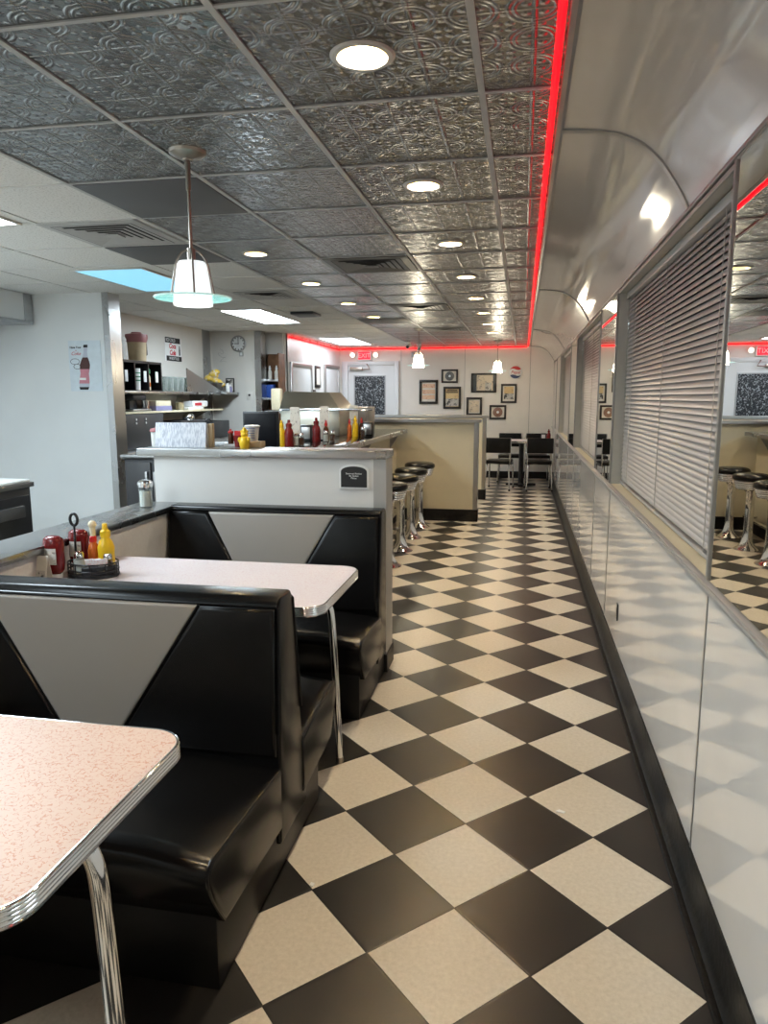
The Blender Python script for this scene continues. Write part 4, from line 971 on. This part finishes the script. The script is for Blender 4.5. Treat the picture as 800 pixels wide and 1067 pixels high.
# upper shelf on the shelf wall, with gusset
SZ = 1.545
t = thing('wall_shelf', 'long upper stainless shelf with black binder box and glasses', 'shelf', (WX + .15, 8.2, SZ))
m = MB(); m.box(WX, 6.55, SZ - .028, WX + .31, 9.80, SZ, .003); m.build('board', 'steel', t)
b = MB()
for y in (6.6, 9.1): MB().prism([(WX, SZ - .03), (WX + .26, SZ - .03), (WX, SZ - .20)], 'y', y, y + .006).build('bracket', 'dsteel', t, smooth=0)
t = thing('corner_shelf', 'short stainless shelf with sloped side plate under the clock', 'shelf', (-4.15, 9.7, SZ))
b = MB(); b.box(-4.06, 9.40, SZ - .03, -3.965, 9.85, SZ + .004, .003); b.box(-4.06, 9.40, SZ + .004, -3.965, 9.41, SZ + .022, .001); b.build('board', 'steel', t)
MB().prism([(9.38, SZ + .003), (9.84, SZ + .003), (9.38, SZ + .006), ], 'x', -4.06, -4.055).build('lip', 'steel', t, smooth=0)
# plate: high at the wall, falling towards the front
t2 = MB().prism([(8.41, SZ + .001), (8.41, SZ + .29), (9.40, SZ + .03), (9.40, SZ + .001)], 'x', WX + .300, WX + .308); o = t2.build('side_plate', 'steel', t, smooth=0)
# lower shelf
SZ2 = 1.325
t = thing('wall_shelf', 'lower cluttered kitchen shelf under the long stainless one', 'shelf', (WX + .15, 8.2, SZ2))
MB().box(WX, 6.55, SZ2 - .02, WX + .33, 9.42, SZ2, .003).build('board', 'cap', t)
b = MB()
for y in (6.6, 9.1): MB().prism([(WX, SZ2 - .02), (WX + .26, SZ2 - .02), (WX, SZ2 - .16)], 'y', y, y + .006).build('bracket', 'dsteel', t, smooth=0)
IX = WX + .23            # items' line on shelves
# black organiser
t = thing('organiser_box', 'black three-part upright box with white labels on the upper shelf', 'box', (IX, 7.4, SZ))
m = MB(); m.box(IX - .12, 6.98, SZ, IX - .10, 7.80, SZ + .325)
for y in (6.98, 7.21, 7.50, 7.79): m.box(IX - .10, y, SZ, IX + .06, y + .02, SZ + .325)
m.box(IX - .10, 7.0, SZ, IX + .06, 7.80, SZ + .012); m.box(IX - .10, 6.98, SZ + .30, IX + .06, 7.81, SZ + .325)
m.build('case', 'blackp', t, smooth=0)
for y in (7.06, 7.45, 7.71): MB().box(IX + .045, y - .030, SZ + .10, IX + .052, y + .030, SZ + .22, .003).build('label_plate', 'white', t)
x, y = IX - .01, 7.345
t = thing('cup_stack', 'tall white cup sleeve with green stripes in the organiser box', 'cup stack', (x, y, SZ + .012))
MB().lathe([(.0, SZ + .012), (.050, SZ + .012), (.056, SZ + .245), (.0, SZ + .245)], x, y, 20).build('sleeve', 'white', t)
g_ = MB()
for zz in (.11, .15, .19): g_.lathe([(.0545 + zz * .005, SZ + zz), (.0552 + zz * .005, SZ + zz + .012)], x, y, 20)
g_.build('stripe', 'lbl_green', t)
x, y = IX - .01, 7.605
t = thing('syrup_bottle', 'white bottle with green cap in the organiser box', 'bottle', (x, y, SZ + .012))
MB().lathe([(.0, SZ + .012), (.032, SZ + .012), (.032, SZ + .16), (.016, SZ + .20), (.0, SZ + .20)], x, y, 18).build('body', 'cap', t)
MB().lathe([(.022, SZ + .195), (.034, SZ + .20), (.034, SZ + .24), (.014, SZ + .26), (.0, SZ + .26)], x, y, 18).build('cap', 'lbl_green', t)
MB().lathe([(.0325, SZ + .05), (.0325, SZ + .10)], x, y, 18).build('label_sticker', 'orange', t)
TZ = SZ + .325
jar(IX - .04, 7.06, TZ, .085, .26, 'frost', 'frost', 'cloudy white tub on top of the black organiser box')
x, y = IX - .02, 7.43
t = thing('pitcher', 'tan plastic pitcher with faded red lid on the organiser box', 'pitcher', (x, y, TZ))
MB().lathe([(.0, TZ), (.092, TZ), (.104, TZ + .25), (.0, TZ + .25)], x, y, 24).build('body', 'tan', t)
MB().lathe([(.0, TZ + .315), (.05, TZ + .31), (.06, TZ + .295), (.116, TZ + .285), (.120, TZ + .25), (.105, TZ + .20)], x, y, 24).build('lid', 'pink', t)
MB().tube([(x + .02, y + .09, TZ + .22), (x + .02, y + .16, TZ + .20), (x + .02, y + .165, TZ + .08), (x + .02, y + .09, TZ + .04)], .012, 8).build('handle', 'blackp', t)
# tumblers
g0 = None
for i in range(12):
    r_, c_ = i % 6, i // 6
    p = (IX + .03 - .10 * c_, 7.91 + .142 * r_, SZ)
    if g0 is None:
        g0 = MB().lathe([(.0, 0), (.036, 0), (.046, .16), (.048, .175), (.045, .175), (.034, .008), (.0, .008)], 0, 0, 20).build('glass_tumbler', 'mglass'); o = g0
        tag(o, 'clear glass tumbler among the row on the upper kitchen shelf', 'glass', 'tumblers on the upper kitchen shelf')
    else: o = g0.copy(); COL.objects.link(o)
    o.location = p
tag(MB().box(IX - .04, 8.80, SZ, IX + .05, 9.02, SZ + .035, .006).build('tray', 'blackp', origin=(IX, 9.1, SZ)), 'small flat black tray at the end of the tumblers', 'tray')
# things in the corner
x, y = -4.17, 9.48
t = thing('snack_basket', 'round wire basket heaped with yellow wrapped snacks near the clock', 'basket', (x, y, SZ))
MB().lathe([(.0, SZ), (.08, SZ), (.125, SZ + .12), (.135, SZ + .13), (.12, SZ + .13), (.055, SZ + .008), (.0, SZ + .008)], x, y, 20).build('basket', 'dsteel', t)
s = MB()
random.seed(3)
for i in range(14):
    a = random.random() * 6.28; r = .10 * random.random()
    s.ball((x + r * math.cos(a), y + r * math.sin(a), SZ + .06 + .0165 * i), .06, 1, .8, .7)
s.build('snacks', 'snack', t, smooth=60)
squeeze((-3.995, 9.50, SZ + .004), 'white', 'ink', 'white bottle with black top on the corner shelf', .17, .028, 'sauce_bottle', .5)
t = thing('photo_stand', 'black standing photo frame on the corner shelf below the clock', 'photo frame', (-4.0, 9.75, SZ))
MB().box(-4.115, 9.72, SZ + .006, -3.99, 9.74, SZ + .20, .003).build('frame', 'frame', t)
MB().box(-4.10, 9.717, SZ + .02, -4.005, 9.721, SZ + .185).build('photo', 'bw', t, smooth=0)
squeeze((-4.005, 9.62, SZ + .004), 'purple', 'white', 'pale violet bottle in front of the standing photo frame', .11, .026, 'lotion_bottle', .5)
# lower shelf stuff
t = thing('drink_mixer', 'black drink mixer with chrome cup on the lower kitchen shelf', 'mixer', (IX, 7.3, SZ2))
MB().box(IX - .09, 7.13, SZ2, IX + .07, 7.52, SZ2 + .03, .01).build('base', 'dsteel', t)
m = MB(); m.box(IX - .09, 7.20, SZ2 + .03, IX - .01, 7.36, SZ2 + .16, .012); m.box(IX - .09, 7.18, SZ2 + .12, IX + .05, 7.46, SZ2 + .19, .02); m.build('head', 'blackp', t)
MB().lathe([(.0, SZ2 + .03), (.034, SZ2 + .03), (.044, SZ2 + .12), (.041, SZ2 + .12), (.0, SZ2 + .04)], IX + .03, 7.44, 20).build('cup', 'chrome', t)
tag(MB().box(IX - .08, 7.66, SZ2, IX + .05, 8.04, SZ2 + .055, .004).build('carton', 'purple', origin=(IX, 8.0, SZ2)), 'violet and white flat carton on the lower kitchen shelf', 'box')
tag(MB().box(IX - .09, 7.70, SZ2 + .055, IX + .03, 8.06, SZ2 + .115, .004).build('carton', 'cap', origin=(IX, 8.0, SZ2 + .055)), 'cream carton lying on the violet carton', 'box')
tag(MB().box(IX - .07, 7.55, SZ2 + .0, IX - .02, 7.64, SZ2 + .11, .004).build('carton', 'wood', origin=(IX - .04, 7.75, SZ2)), 'small brown carton behind the drink mixer', 'box')
x, y = IX + .02, 8.30
t = thing('glass_jug', 'clear glass jug half full of brown liquid on the lower shelf', 'jug', (x, y, SZ2))
MB().lathe([(.0, SZ2 + .003), (.050, SZ2 + .003), (.050, SZ2 + .09), (.0, SZ2 + .09)], x, y, 20).build('drink', 'tan', t)
MB().lathe([(.0, SZ2), (.055, SZ2), (.056, SZ2 + .10), (.030, SZ2 + .145), (.032, SZ2 + .17), (.029, SZ2 + .17), (.027, SZ2 + .145), (.052, SZ2 + .10), (.052, SZ2 + .003), (.0, SZ2 + .003)], x, y, 20).build('jug', 'glass', t)
t = thing('paper_bundle', 'crumpled white and red paper bundle at the lower shelf end', 'paper', (IX, 8.85, SZ2))
m = MB(); m.box(IX - .1, 8.46, SZ2, IX + .06, 8.9, SZ2 + .035, .01); m.box(IX - .08, 8.60, SZ2 + .035, IX + .05, 9.05, SZ2 + .11, .012); m.build('wrap', 'paper', t)
MB().box(IX + .045, 8.66, SZ2 + .05, IX + .053, 8.86, SZ2 + .085, .003).build('red_print', 'inkr', t)
# equipment below
t = thing('coffee_brewer', 'dark upright brewer with white buttons below the kitchen shelves', 'coffee maker', (WX + .3, 7.4, .93))
m = MB(); m.box(WX + .02, 6.85, .93, WX + .33, 7.72, 1.30, .01); m.build('body', 'darkg', t)
for y in (7.12, 7.32):
    for zz in (1.245, 1.205): MB().tube([(WX + .33, y, zz), (WX + .337, y, zz)], .012, 10).build('button', 'white', t)
t = thing('juice_machine', 'squat machine with chrome dome behind the handwritten lists', 'drink machine', (WX + .2, 8.5, .93))
MB().box(WX + .02, 8.15, .93, WX + .33, 8.9, 1.20, .01).build('body', 'darkg', t)
m = MB(); m.ball((WX + .3, 8.42, 1.235), .07, 1, 1.3, .8); m.build('dome', 'chrome', t)
tag(MB().box(WX + .05, 9.15, .93, WX + .30, 9.70, 1.16, .008).build('toaster', 'darkg', origin=(WX + .2, 9.4, .93)), 'plain dark grey box below the corner shelf', 'appliance')
t = thing('kitchen_counter', 'dark steel kitchen counter below the shelves', 'counter', (-4.1, 8, 0))
MB().box(WX + .005, 6.3, .09, -3.85, 9.83, .89).build('cabinet', 'dsteel', t, smooth=0)
MB().box(WX + .005, 6.28, .89, -3.80, 9.84, .93, .004).build('worktop', 'steel', t)
MB().box(WX + .02, 6.35, 0, -3.92, 9.8, .09).build('plinth', 'kick', t, smooth=0)
t = thing('undercounter_fridge', 'dark steel undercounter cabinet between corner post and half wall', 'fridge', (-2.85, 5.3, 0))
MB().box(-3.10, 5.25, .06, -2.60, 5.85, 1.00, .006).build('cabinet', 'darkg', t)
MB().box(-3.12, 5.22, 1.00, -2.59, 5.87, 1.03, .004).build('top', 'steel', t)
m = MB(); m.box(-3.085, 5.23, .10, -2.87, 5.25, .97, .004); a_ = m.build('door', 'darkg', t)
m = MB(); m.box(-2.85, 5.23, .10, -2.615, 5.25, .97, .004); b_ = m.build('door', 'darkg', t)
MB().box(-2.905, 5.20, .55, -2.885, 5.235, .9, .004).build('handle', 'steel', a_)
MB().box(-2.835, 5.20, .55, -2.815, 5.235, .9, .004).build('handle', 'steel', b_)
for a in ((-3.06, 5.3), (-2.64, 5.3), (-3.06, 5.8), (-2.64, 5.8)): MB().cyl((a[0], a[1], 0), (a[0], a[1], .06), .025, 10).build('foot', 'blackp', t)
tag(MB().box(-2.98, 5.30, 1.03, -2.86, 5.5, 1.07, .006).build('napkin_pack', 'paper', origin=(-2.92, 5.4, 1.03)), 'white paper pack on the undercounter cabinet', 'paper pack')
# clock
cx_, cz_, y = -3.955, 2.225, 9.85
t = thing('wall_clock', 'round grey-rimmed wall clock reading nine on the kitchen wall', 'clock', (cx_, y, cz_ - .11))
r = MB(); r.tube([(cx_ + .103 * math.cos(2 * PI * i / 40), y - .014, cz_ + .103 * math.sin(2 * PI * i / 40)) for i in range(40)], .011, 8, True); r.build('rim', 'dsteel', t)
m = MB(); m.tube([(cx_, y, cz_), (cx_, y - .014, cz_)], .103, 40); m.build('dial', 'clockf', t)
m = MB()
for i in range(12):
    a = PI / 2 - i * PI / 6; c_ = (cx_ + .082 * math.cos(a), cz_ + .082 * math.sin(a)); m.box(c_[0] - .006, y - .0165, c_[1] - .009, c_[0] + .006, y - .0135, c_[1] + .009)
m.build('hour_mark', 'ink', t, smooth=0)
m = MB(); m.box(cx_ - .0035, y - .0185, cz_ - .012, cx_ + .0035, y - .0165, cz_ + .075); m.box(cx_ - .055, y - .0185, cz_ - .0045, cx_ + .010, y - .0165, cz_ + .0045); m.build('hand', 'ink', t, smooth=0)
m = MB(); m.box(cx_ + .010, y - .014, cz_ - .175, cx_ + .066, y, cz_ - .110, .003); q = m.build('pendulum_box', 'dsteel', t); MB().box(cx_ + .020, y - .016, cz_ - .165, cx_ + .056, y - .013, cz_ - .122).build('window', 'clockf', q, smooth=0)
t = thing('wall_sketch', 'faint grey scribbled decal on the kitchen wall left of the clock', 'decal', (-4.2, 9.85, 2.05))
m = MB(); P = [(-4.24 + .05 * math.sin(i * .9) + .004 * i, 9.8485, 2.14 - .012 * i + .02 * math.cos(i * 1.3)) for i in range(16)]; m.tube(P, .0016, 5); m.build('scribble', 'dsteel', t)
t = thing('wall_switch', 'small white switch plate with black dot on the clock wall', 'switch', (-3.80, 9.85, 1.46))
MB().box(-3.855, 9.843, 1.44, -3.775, 9.85, 1.55, .002).build('plate', 'kwall', t); MB().tube([(-3.815, 9.843, 1.51), (-3.815, 9.838, 1.51)], .016, 12).build('button', 'ink', t)
# brown shelf recess
t = thing('shelf_unit', 'narrow brown shelf unit beside the steel corner strip', 'shelf', (-3.56, 10.2, .9))
m = MB(); m.box(-3.69, 10.29, .3, -3.44, 10.32, 2.10); m.box(-3.445, 10.02, .3, -3.425, 10.29, 2.10); m.build('back_board', 'wood', t, smooth=0)
for z in (1.44, 1.70): MB().box(-3.70, 10.02, z, -3.445, 10.29, z + .03, .002).build('shelf_board', 'steel', t)
MB().box(-3.70, 10.25, 2.10, -3.44, 10.30, H - .005).build('top_panel', 'kwall', t, smooth=0)
for x, lab in ((-3.60, 'pale pink bottle leaning left on the brown shelf'), (-3.50, 'pale pink bottle standing right on the brown shelf')):
    squeeze((x, 10.12, 1.73), 'mount', 'white', lab, .20, .032, 'lotion_bottle', .45)
tag(MB().box(-3.64, 10.05, 1.47, -3.53, 10.16, 1.66, .004).build('carton', 'bblue', origin=(-3.58, 10.1, 1.47)), 'blue carton on the lower board of the brown shelf', 'box')
tag(MB().box(-3.685, 10.06, 1.47, -3.645, 10.16, 1.64, .003).build('carton', 'paper', origin=(-3.665, 10.1, 1.47)), 'slim white carton left of the blue carton', 'box')
tag(MB().box(-3.42, 9.62, 1.30, -3.28, 9.74, 1.60, .02).build('canister', 'cap', origin=(-3.35, 9.68, 1.30)), 'cream canister on a steel stand beside the brown shelf', 'canister')
t = thing('steel_stand', 'plain steel stand under the cream canister', 'stand', (-3.35, 9.68, 0))
MB().box(-3.48, 9.55, 1.26, -3.22, 9.80, 1.30, .004).build('top', 'steel', t)
for a in ((-3.46, 9.57), (-3.24, 9.57), (-3.46, 9.78), (-3.24, 9.78)): MB().cyl((a[0], a[1], 0), (a[0], a[1], 1.26), .014, 8).build('leg', 'steel', t)

# ------------------------------------------------------------------ doors
LX = -3.42
def side_door(n, y0, y1, zt):
    d = MB().box(LX + .001, y0 + .06, .01, LX + .012, y1 - .06, zt - .06).build('door_%d' % n, 'door', smooth=0); struct(d)
    f = MB()
    f.box(LX, y0, 0, LX + .03, y0 + .06, zt, .004); f.box(LX, y1 - .06, 0, LX + .03, y1, zt, .004); f.box(LX, y0 + .06, zt - .06, LX + .03, y1 - .06, zt, .004)
    o = f.build('door_frame', 'dsteel', d); o['kind'] = 'structure'
    h = MB(); h.ball((LX + .05, y0 + .14, .98), .028); h.tube([(LX + .012, y0 + .14, .98), (LX + .04, y0 + .14, .98)], .012, 8); o = h.build('door_handle', 'nickel', d)
side_door(1, 10.48, 11.60, 2.0)
side_door(2, 12.38, 13.40, 2.05)
t = thing('picture_frame', 'tall narrow black framed picture between the two white doors', 'picture', (LX, 11.95, 1.64), 'framed pictures')
MB().box(LX, 11.80, 1.64, LX + .02, 12.12, 2.0, .003).build('frame', 'frame', t); MB().box(LX + .018, 11.86, 1.69, LX + .022, 12.06, 1.95).build('print', 'mount', t, smooth=0)
t = thing('picture_frame', 'small black framed card low between the two white doors', 'picture', (LX, 11.72, 1.45), 'framed pictures')
MB().box(LX, 11.62, 1.46, LX + .02, 11.80, 1.60, .003).build('frame', 'frame', t); MB().box(LX + .018, 11.65, 1.49, LX + .022, 11.77, 1.57).build('print', 'mount', t, smooth=0)
# exit door in the back wall
d = MB().box(-3.24, YB - .03, .01, -2.36, YB - .002, 2.06).build('door_3', 'door', smooth=0); struct(d)
f = MB(); f.box(-3.36, YB - .05, 0, -3.25, YB, 2.14, .005); f.box(-2.355, YB - .05, 0, -2.275, YB, 2.14, .005); f.box(-3.25, YB - .05, 2.065, -2.355, YB, 2.14, .005)
o = f.build('door_frame', 'door', d); o['kind'] = 'structure'
o = MB().box(-3.115, YB - .036, 1.03, -2.545, YB - .028, 1.865).build('door_glass', 'doorg', d, smooth=0); o['label'] = 'dark speckled door pane'
f = MB(); f.box(-3.135, YB - .042, 1.01, -3.115, YB - .028, 1.885); f.box(-2.545, YB - .042, 1.01, -2.525, YB - .028, 1.885); f.box(-3.115, YB - .042, 1.865, -2.545, YB - .028, 1.885); f.box(-3.115, YB - .042, 1.01, -2.545, YB - .028, 1.03)
f.build('door_glass_bead', 'aluf', d, smooth=0)
f = MB(); f.box(-3.20, YB - .10, 1.97, -2.96, YB - .03, 2.03, .006); f.tube([(-3.0, YB - .08, 1.985), (-2.80, YB - .16, 1.99), (-2.88, YB - .06, 2.09)], .012, 8); f.build('door_closer', 'nickel', d)
f = MB(); f.box(-3.2, YB - .08, .96, -2.42, YB - .05, 1.0, .006); f.build('door_handle', 'steel', d)
t = thing('exit_sign', 'lit red exit sign with two emergency lamps above the door', 'exit sign', (-2.93, YB, 2.16))
MB().box(-3.07, YB - .05, 2.155, -2.79, YB - .001, 2.335, .006).build('case', 'white', t)
MB().box(-3.045, YB - .054, 2.175, -2.815, YB - .049, 2.315, .001).build('face', 'exitr', t, smooth=0)
text('EXIT', .115, 'white', 'lettering', t, face_mtx((-2.93, YB - .0545, 2.245), '-y'), .0005)
for x in (-3.15, -2.71):
    m = MB(); m.lathe([(.0, 0), (.03, .0), (.052, .05), (.050, .06)], 0, 0, 18)
    m.bm.transform(Matrix.Translation((x, YB - .02, 2.27)) @ Matrix.Rotation(PI / 2 + .25, 4, 'X')); m.build('emergency_lamp', 'white', t)
    m = MB(); m.ball((x, YB - .078, 2.255), .04, 1, .35, 1); m.build('lamp_lens', 'bulbw', t)
    m = MB(); m.tube([(x, YB - .02, 2.27), ((x + -2.93) / 2 - (.05 if x < -2.93 else -.05), YB - .02, 2.27)], .012, 8); m.build('lamp_arm', 'white', t)

# ------------------------------------------------------------------ back wall pictures
def picture(x0, x1, z0, z1, label, prints, fw=.035):
    t = thing('picture_frame', label, 'picture', ((x0 + x1) / 2, YB, z0), 'framed pictures')
    f = MB()
    for a in ((x0, z0, x1, z0 + fw), (x0, z1 - fw, x1, z1), (x0, z0 + fw, x0 + fw, z1 - fw), (x1 - fw, z0 + fw, x1, z1 - fw)): f.box(a[0], YB - .026, a[1], a[2], YB - .001, a[3], .003)
    f.build('frame', 'frame', t)
    MB().box(x0 + fw, YB - .012, z0 + fw, x1 - fw, YB - .002, z1 - fw).build('mount', prints[0], t, smooth=0)
    for k, (a, b, c, d, mt) in enumerate(prints[1:]):
        W, Hh = x1 - x0, z1 - z0
        MB().box(x0 + W * a, YB - .0135 - .0006 * k, z0 + Hh * b, x0 + W * c, YB - .0115, z0 + Hh * d).build('print', mt, t, smooth=0)
    MB().box(x0 + fw * .9, YB - .0165, z0 + fw * .9, x1 - fw * .9, YB - .0155, z1 - fw * .9).build('glazing', 'glass', t, smooth=0) if False else None
    return t
picture(-1.895, -1.55, 1.352, 1.793, 'tall framed picture of three orange rows, leftmost on the back wall', ['mount', (.16, .66, .84, .84, 'peach'), (.16, .42, .84, .60, 'peach'), (.16, .20, .84, .37, 'peach')], .045)
t = picture(-1.486, -1.182, 1.737, 1.982, 'framed black record on white mount, top left of the back wall', ['mount'], .032)
def record(t, cx, cz, r, mat, hub):
    MB().tube([(cx, YB - .011, cz), (cx, YB - .016, cz)], r, 36).build('record', mat, t)
    m = MB()
    for q in (.55, .7, .85): m.tube([(cx + r * q * math.cos(2 * PI * i / 32), YB - .016, cz + r * q * math.sin(2 * PI * i / 32)) for i in range(32)], .0012, 4, True)
    m.build('groove', 'dsteel', t)
    MB().tube([(cx, YB - .015, cz), (cx, YB - .017, cz)], r * .28, 20).build('record_label', hub, t)
record(t, -1.334, 1.860, .082, 'discb', 'tin_sign')
t = picture(-1.447, -1.122, 1.265, 1.668, 'framed ochre advertisement with dark figures below the black record', ['ochre', (.13, .12, .87, .46, 'bw'), (.2, .80, .8, .86, 'ink'), (.16, .72, .84, .77, 'ink')], .042)
picture(-.939, -.48, 1.561, 1.908, 'wide framed sepia street picture, largest on the back wall', ['discb', (.22, .10, .86, .92, 'sepia'), (.55, .10, .80, .5, 'bw')], .032)
picture(-1.02, -.732, 1.143, 1.475, 'framed ochre floral sketch below the wide sepia picture', ['mount', (.2, .18, .8, .82, 'sepia')], .042)
t = picture(-.597, -.295, 1.075, 1.335, 'framed brown record on white mount, lowest on the back wall', ['mount'], .035)
record(t, -.446, 1.205, .088, 'discm', 'paper')
picture(-.397, -.113, 1.37, 1.716, 'framed vintage car print below the round soda sign', ['mount', (.2, .50, .80, .86, 'ochre'), (.2, .20, .80, .50, 'bw')], .035)
# round soda sign
cx_, cz_ = -.145, 1.92
t = thing('soda_sign', 'round red white and blue bottle cap sign on the back wall', 'sign', (cx_, YB, cz_ - .12))
R0 = .118
m = MB(); n = 42
P = [(cx_ + (R0 + (.006 if i % 2 else 0)) * math.cos(2 * PI * i / n), cz_ + (R0 + (.006 if i % 2 else 0)) * math.sin(2 * PI * i / n)) for i in range(n)]
m.prism(P, 'y', YB - .03, YB - .001, .002, 1); m.build('cap', 'white', t)
def seg_poly(a0, a1, wob):
    P = [(cx_ + R0 * .93 * math.cos(a0 + (a1 - a0) * i / 20), cz_ + R0 * .93 * math.sin(a0 + (a1 - a0) * i / 20)) for i in range(21)]
    x1, z1 = P[-1]; x0, z0 = P[0]
    for i in range(1, 10):
        q = i / 10; P.append((x1 + (x0 - x1) * q, z1 + (z0 - z1) * q + wob * math.sin(2 * PI * q)))
    return P
MB().prism(seg_poly(math.radians(28), math.radians(152), .012), 'y', YB - .033, YB - .029).build('red_wave', 'redd', t, smooth=0)
MB().prism(seg_poly(math.radians(208), math.radians(332), -.012), 'y', YB - .033, YB - .029).build('blue_wave', 'blue', t, smooth=0)
text('Pepsi', .078, 'redd', 'lettering', t, face_mtx((cx_, YB - .031, cz_ - .002), '-y'), .001, shear=.25, bold=.001)
t = thing('wall_box', 'small grey box on the back wall left of the far pendant', 'switch', (-2.0, YB, 2.22))
MB().box(-2.045, YB - .03, 2.205, -1.965, YB - .001, 2.31, .004).build('case', 'aluf', t); MB().box(-2.03, YB - .033, 2.235, -1.98, YB - .029, 2.28, .002).build('cover', 'dsteel', t)

# ------------------------------------------------------------------ far dining set
def far_chair(loc, rot, label, first=None):
    if first is not None: return dup(first, loc, label, rot)
    t = thing('dining_chair', label, 'chair', (0, 0, 0), 'chrome dining chairs at the far table')
    MB().box(-.20, -.19, .43, .20, .20, .48, .02, 3).build('seat', 'chair', t, smooth=50)
    m = MB(); m.box(-.205, -.225, .60, .205, -.19, .84, .014, 3); m.build('backrest', 'chair', t, smooth=50)
    for sx in (-1, 1):
        P = smooth_path([(sx * .20, -.20, .835), (sx * .20, -.20, .60), (sx * .19, -.17, .44), (sx * .19, -.05, .415), (sx * .19, .14, .415), (sx * .19, .19, .38), (sx * .20, .215, .02)], 4)
        MB().tube(P, .0125, 10).build('leg', 'chrome', t, smooth=60)
        P = smooth_path([(sx * .175, .06, .425), (sx * .175, -.12, .42), (sx * .18, -.19, .36), (sx * .20, -.24, .02)], 4)
        MB().tube(P, .0125, 10).build('leg', 'chrome', t, smooth=60)
        for yy in (.2155, -.2405): MB().cyl((sx * .20, yy, 0), (sx * .20, yy, .028), .015, 10).build('foot_cap', 'blackp', t)
    MB().tube([(-.18, -.05, .415), (.18, -.05, .415)], .010, 8).build('stretcher', 'chrome', t)
    t.location = loc; t.rotation_euler = (0, 0, rot)
    return t
c0 = far_chair((-.345, 11.83, 0), -.12, 'black dining chair beside the far cream half wall, back to the aisle')
far_chair((.278, 11.84, 0), .06, 'black dining chair beside the glossy wall, back towards the aisle', c0)
far_chair((-.20, 12.98, 0), PI, 'black dining chair behind the small table, near the middle of the back wall', c0)
far_chair((.285, 12.98, 0), PI + .05, 'black dining chair behind the small table, next to the glossy wall', c0)
t = thing('dining_table', 'small pale-topped dining table on black pedestal at the far end', 'table', (.10, 12.4, 0))
P = [(-.26, 12.12), (.50, 12.12), (.50, 12.70), (-.26, 12.70)]
MB().prism(P, 'z', .725, .765, .01, 2).build('tabletop', 'lam2', t)
m = MB(); m.box(-.267, 12.113, .73, .507, 12.12, .76, .002); m.box(-.267, 12.70, .73, .507, 12.707, .76, .002); m.box(-.267, 12.12, .73, -.26, 12.70, .76, .002); m.build('edge_band', 'chrome', t)
MB().lathe([(.0, .03), (.05, .03), (.042, .06), (.040, .70), (.10, .725), (.0, .725)], 0.0, 12.4, 24).build('pedestal', 'blackp', t)
m = MB(); m.box(-.25, 12.36, 0, .25, 12.44, .035, .012); m.box(-.04, 12.15, 0, .04, 12.65, .035, .012); m.build('foot', 'blackp', t)
squeeze((.435, 12.28, .765), 'red', 'red', 'red ketchup bottle on the far dining table by the wall', .19, .035, 'ketchup_bottle')
t = thing('napkin_dispenser', 'small dark napkin dispenser on the far dining table', 'napkin dispenser', (.36, 12.45, .765))
MB().box(.31, 12.40, .765, .40, 12.50, .88, .006).build('case', 'blackp', t); MB().box(.325, 12.397, .785, .385, 12.401, .86).build('napkins', 'paper', t, smooth=0)

# small things
t = thing('wall_socket', 'small dark slotted fitting low on the glossy white wall', 'wall fitting', (XW, 3.95, .32))
MB().box(XW - .006, 3.915, .285, XW, 3.955, .375, .002).build('plate', 'blackp', t); MB().box(XW - .009, 3.925, .30, XW - .005, 3.945, .36, .001).build('slot', 'dsteel', t)
tag(MB().prism([(.0, .0), (.028, -.008), (.034, .002), (.012, .012)], 'z', 0, .003).build('paper_scrap', 'paper', origin=(0, 0, 0)), 'white scrap of paper on a black tile mid aisle', 'paper scrap').location = (.158, 2.475, 0)
tag(MB().prism([(.0, .0), (.012, -.004), (.014, .010), (.002, .012)], 'z', 0, .004).build('paper_scrap', 'paper', origin=(0, 0, 0)), 'tiny white scrap on the floor beside the front bench', 'paper scrap').location = (-.60, 1.925, 0)

# drop helper properties
for o in bpy.data.objects:
    if '_o' in o: del o['_o']

# ------------------------------------------------------------------ world, camera, view
w = bpy.data.worlds.new('world'); SC.world = w; w.use_nodes = True
w.node_tree.nodes['Background'].inputs[0].default_value = (.02, .02, .025, 1); w.node_tree.nodes['Background'].inputs[1].default_value = 1
F, YAW, PITCH, ROLL, HC = 752.234, .1880, .1575, -.0012, 1.4761
fw = Vector((-math.sin(YAW) * math.cos(PITCH), math.cos(YAW) * math.cos(PITCH), -math.sin(PITCH)))
rt = Vector((math.cos(YAW), math.sin(YAW), 0)); up = rt.cross(fw)
r2 = math.cos(ROLL) * rt + math.sin(ROLL) * up; u2 = -math.sin(ROLL) * rt + math.cos(ROLL) * up
cam = bpy.data.cameras.new('camera'); co = bpy.data.objects.new('camera', cam); COL.objects.link(co)
cam.sensor_fit = 'HORIZONTAL'; cam.sensor_width = 36; cam.lens = F / 800 * 36; cam.clip_start = .02; cam.clip_end = 100
M4 = Matrix((r2, u2, -fw)).transposed().to_4x4(); M4.translation = (0, 0, HC); co.matrix_world = M4
SC.camera = co
SC.view_settings.view_transform = 'Standard'; SC.view_settings.look = 'None'; SC.view_settings.gamma = 1; SC.view_settings.use_curve_mapping = False
SC.view_settings.exposure = 1.75
SC.cycles.use_denoising = True; SC.cycles.use_adaptive_sampling = False
SC.cycles.max_bounces = 10; SC.cycles.diffuse_bounces = 5; SC.cycles.glossy_bounces = 5; SC.cycles.transmission_bounces = 8; SC.cycles.transparent_max_bounces = 40
SC.cycles.sample_clamp_indirect = 6; SC.cycles.caustics_reflective = False; SC.cycles.caustics_refractive = False
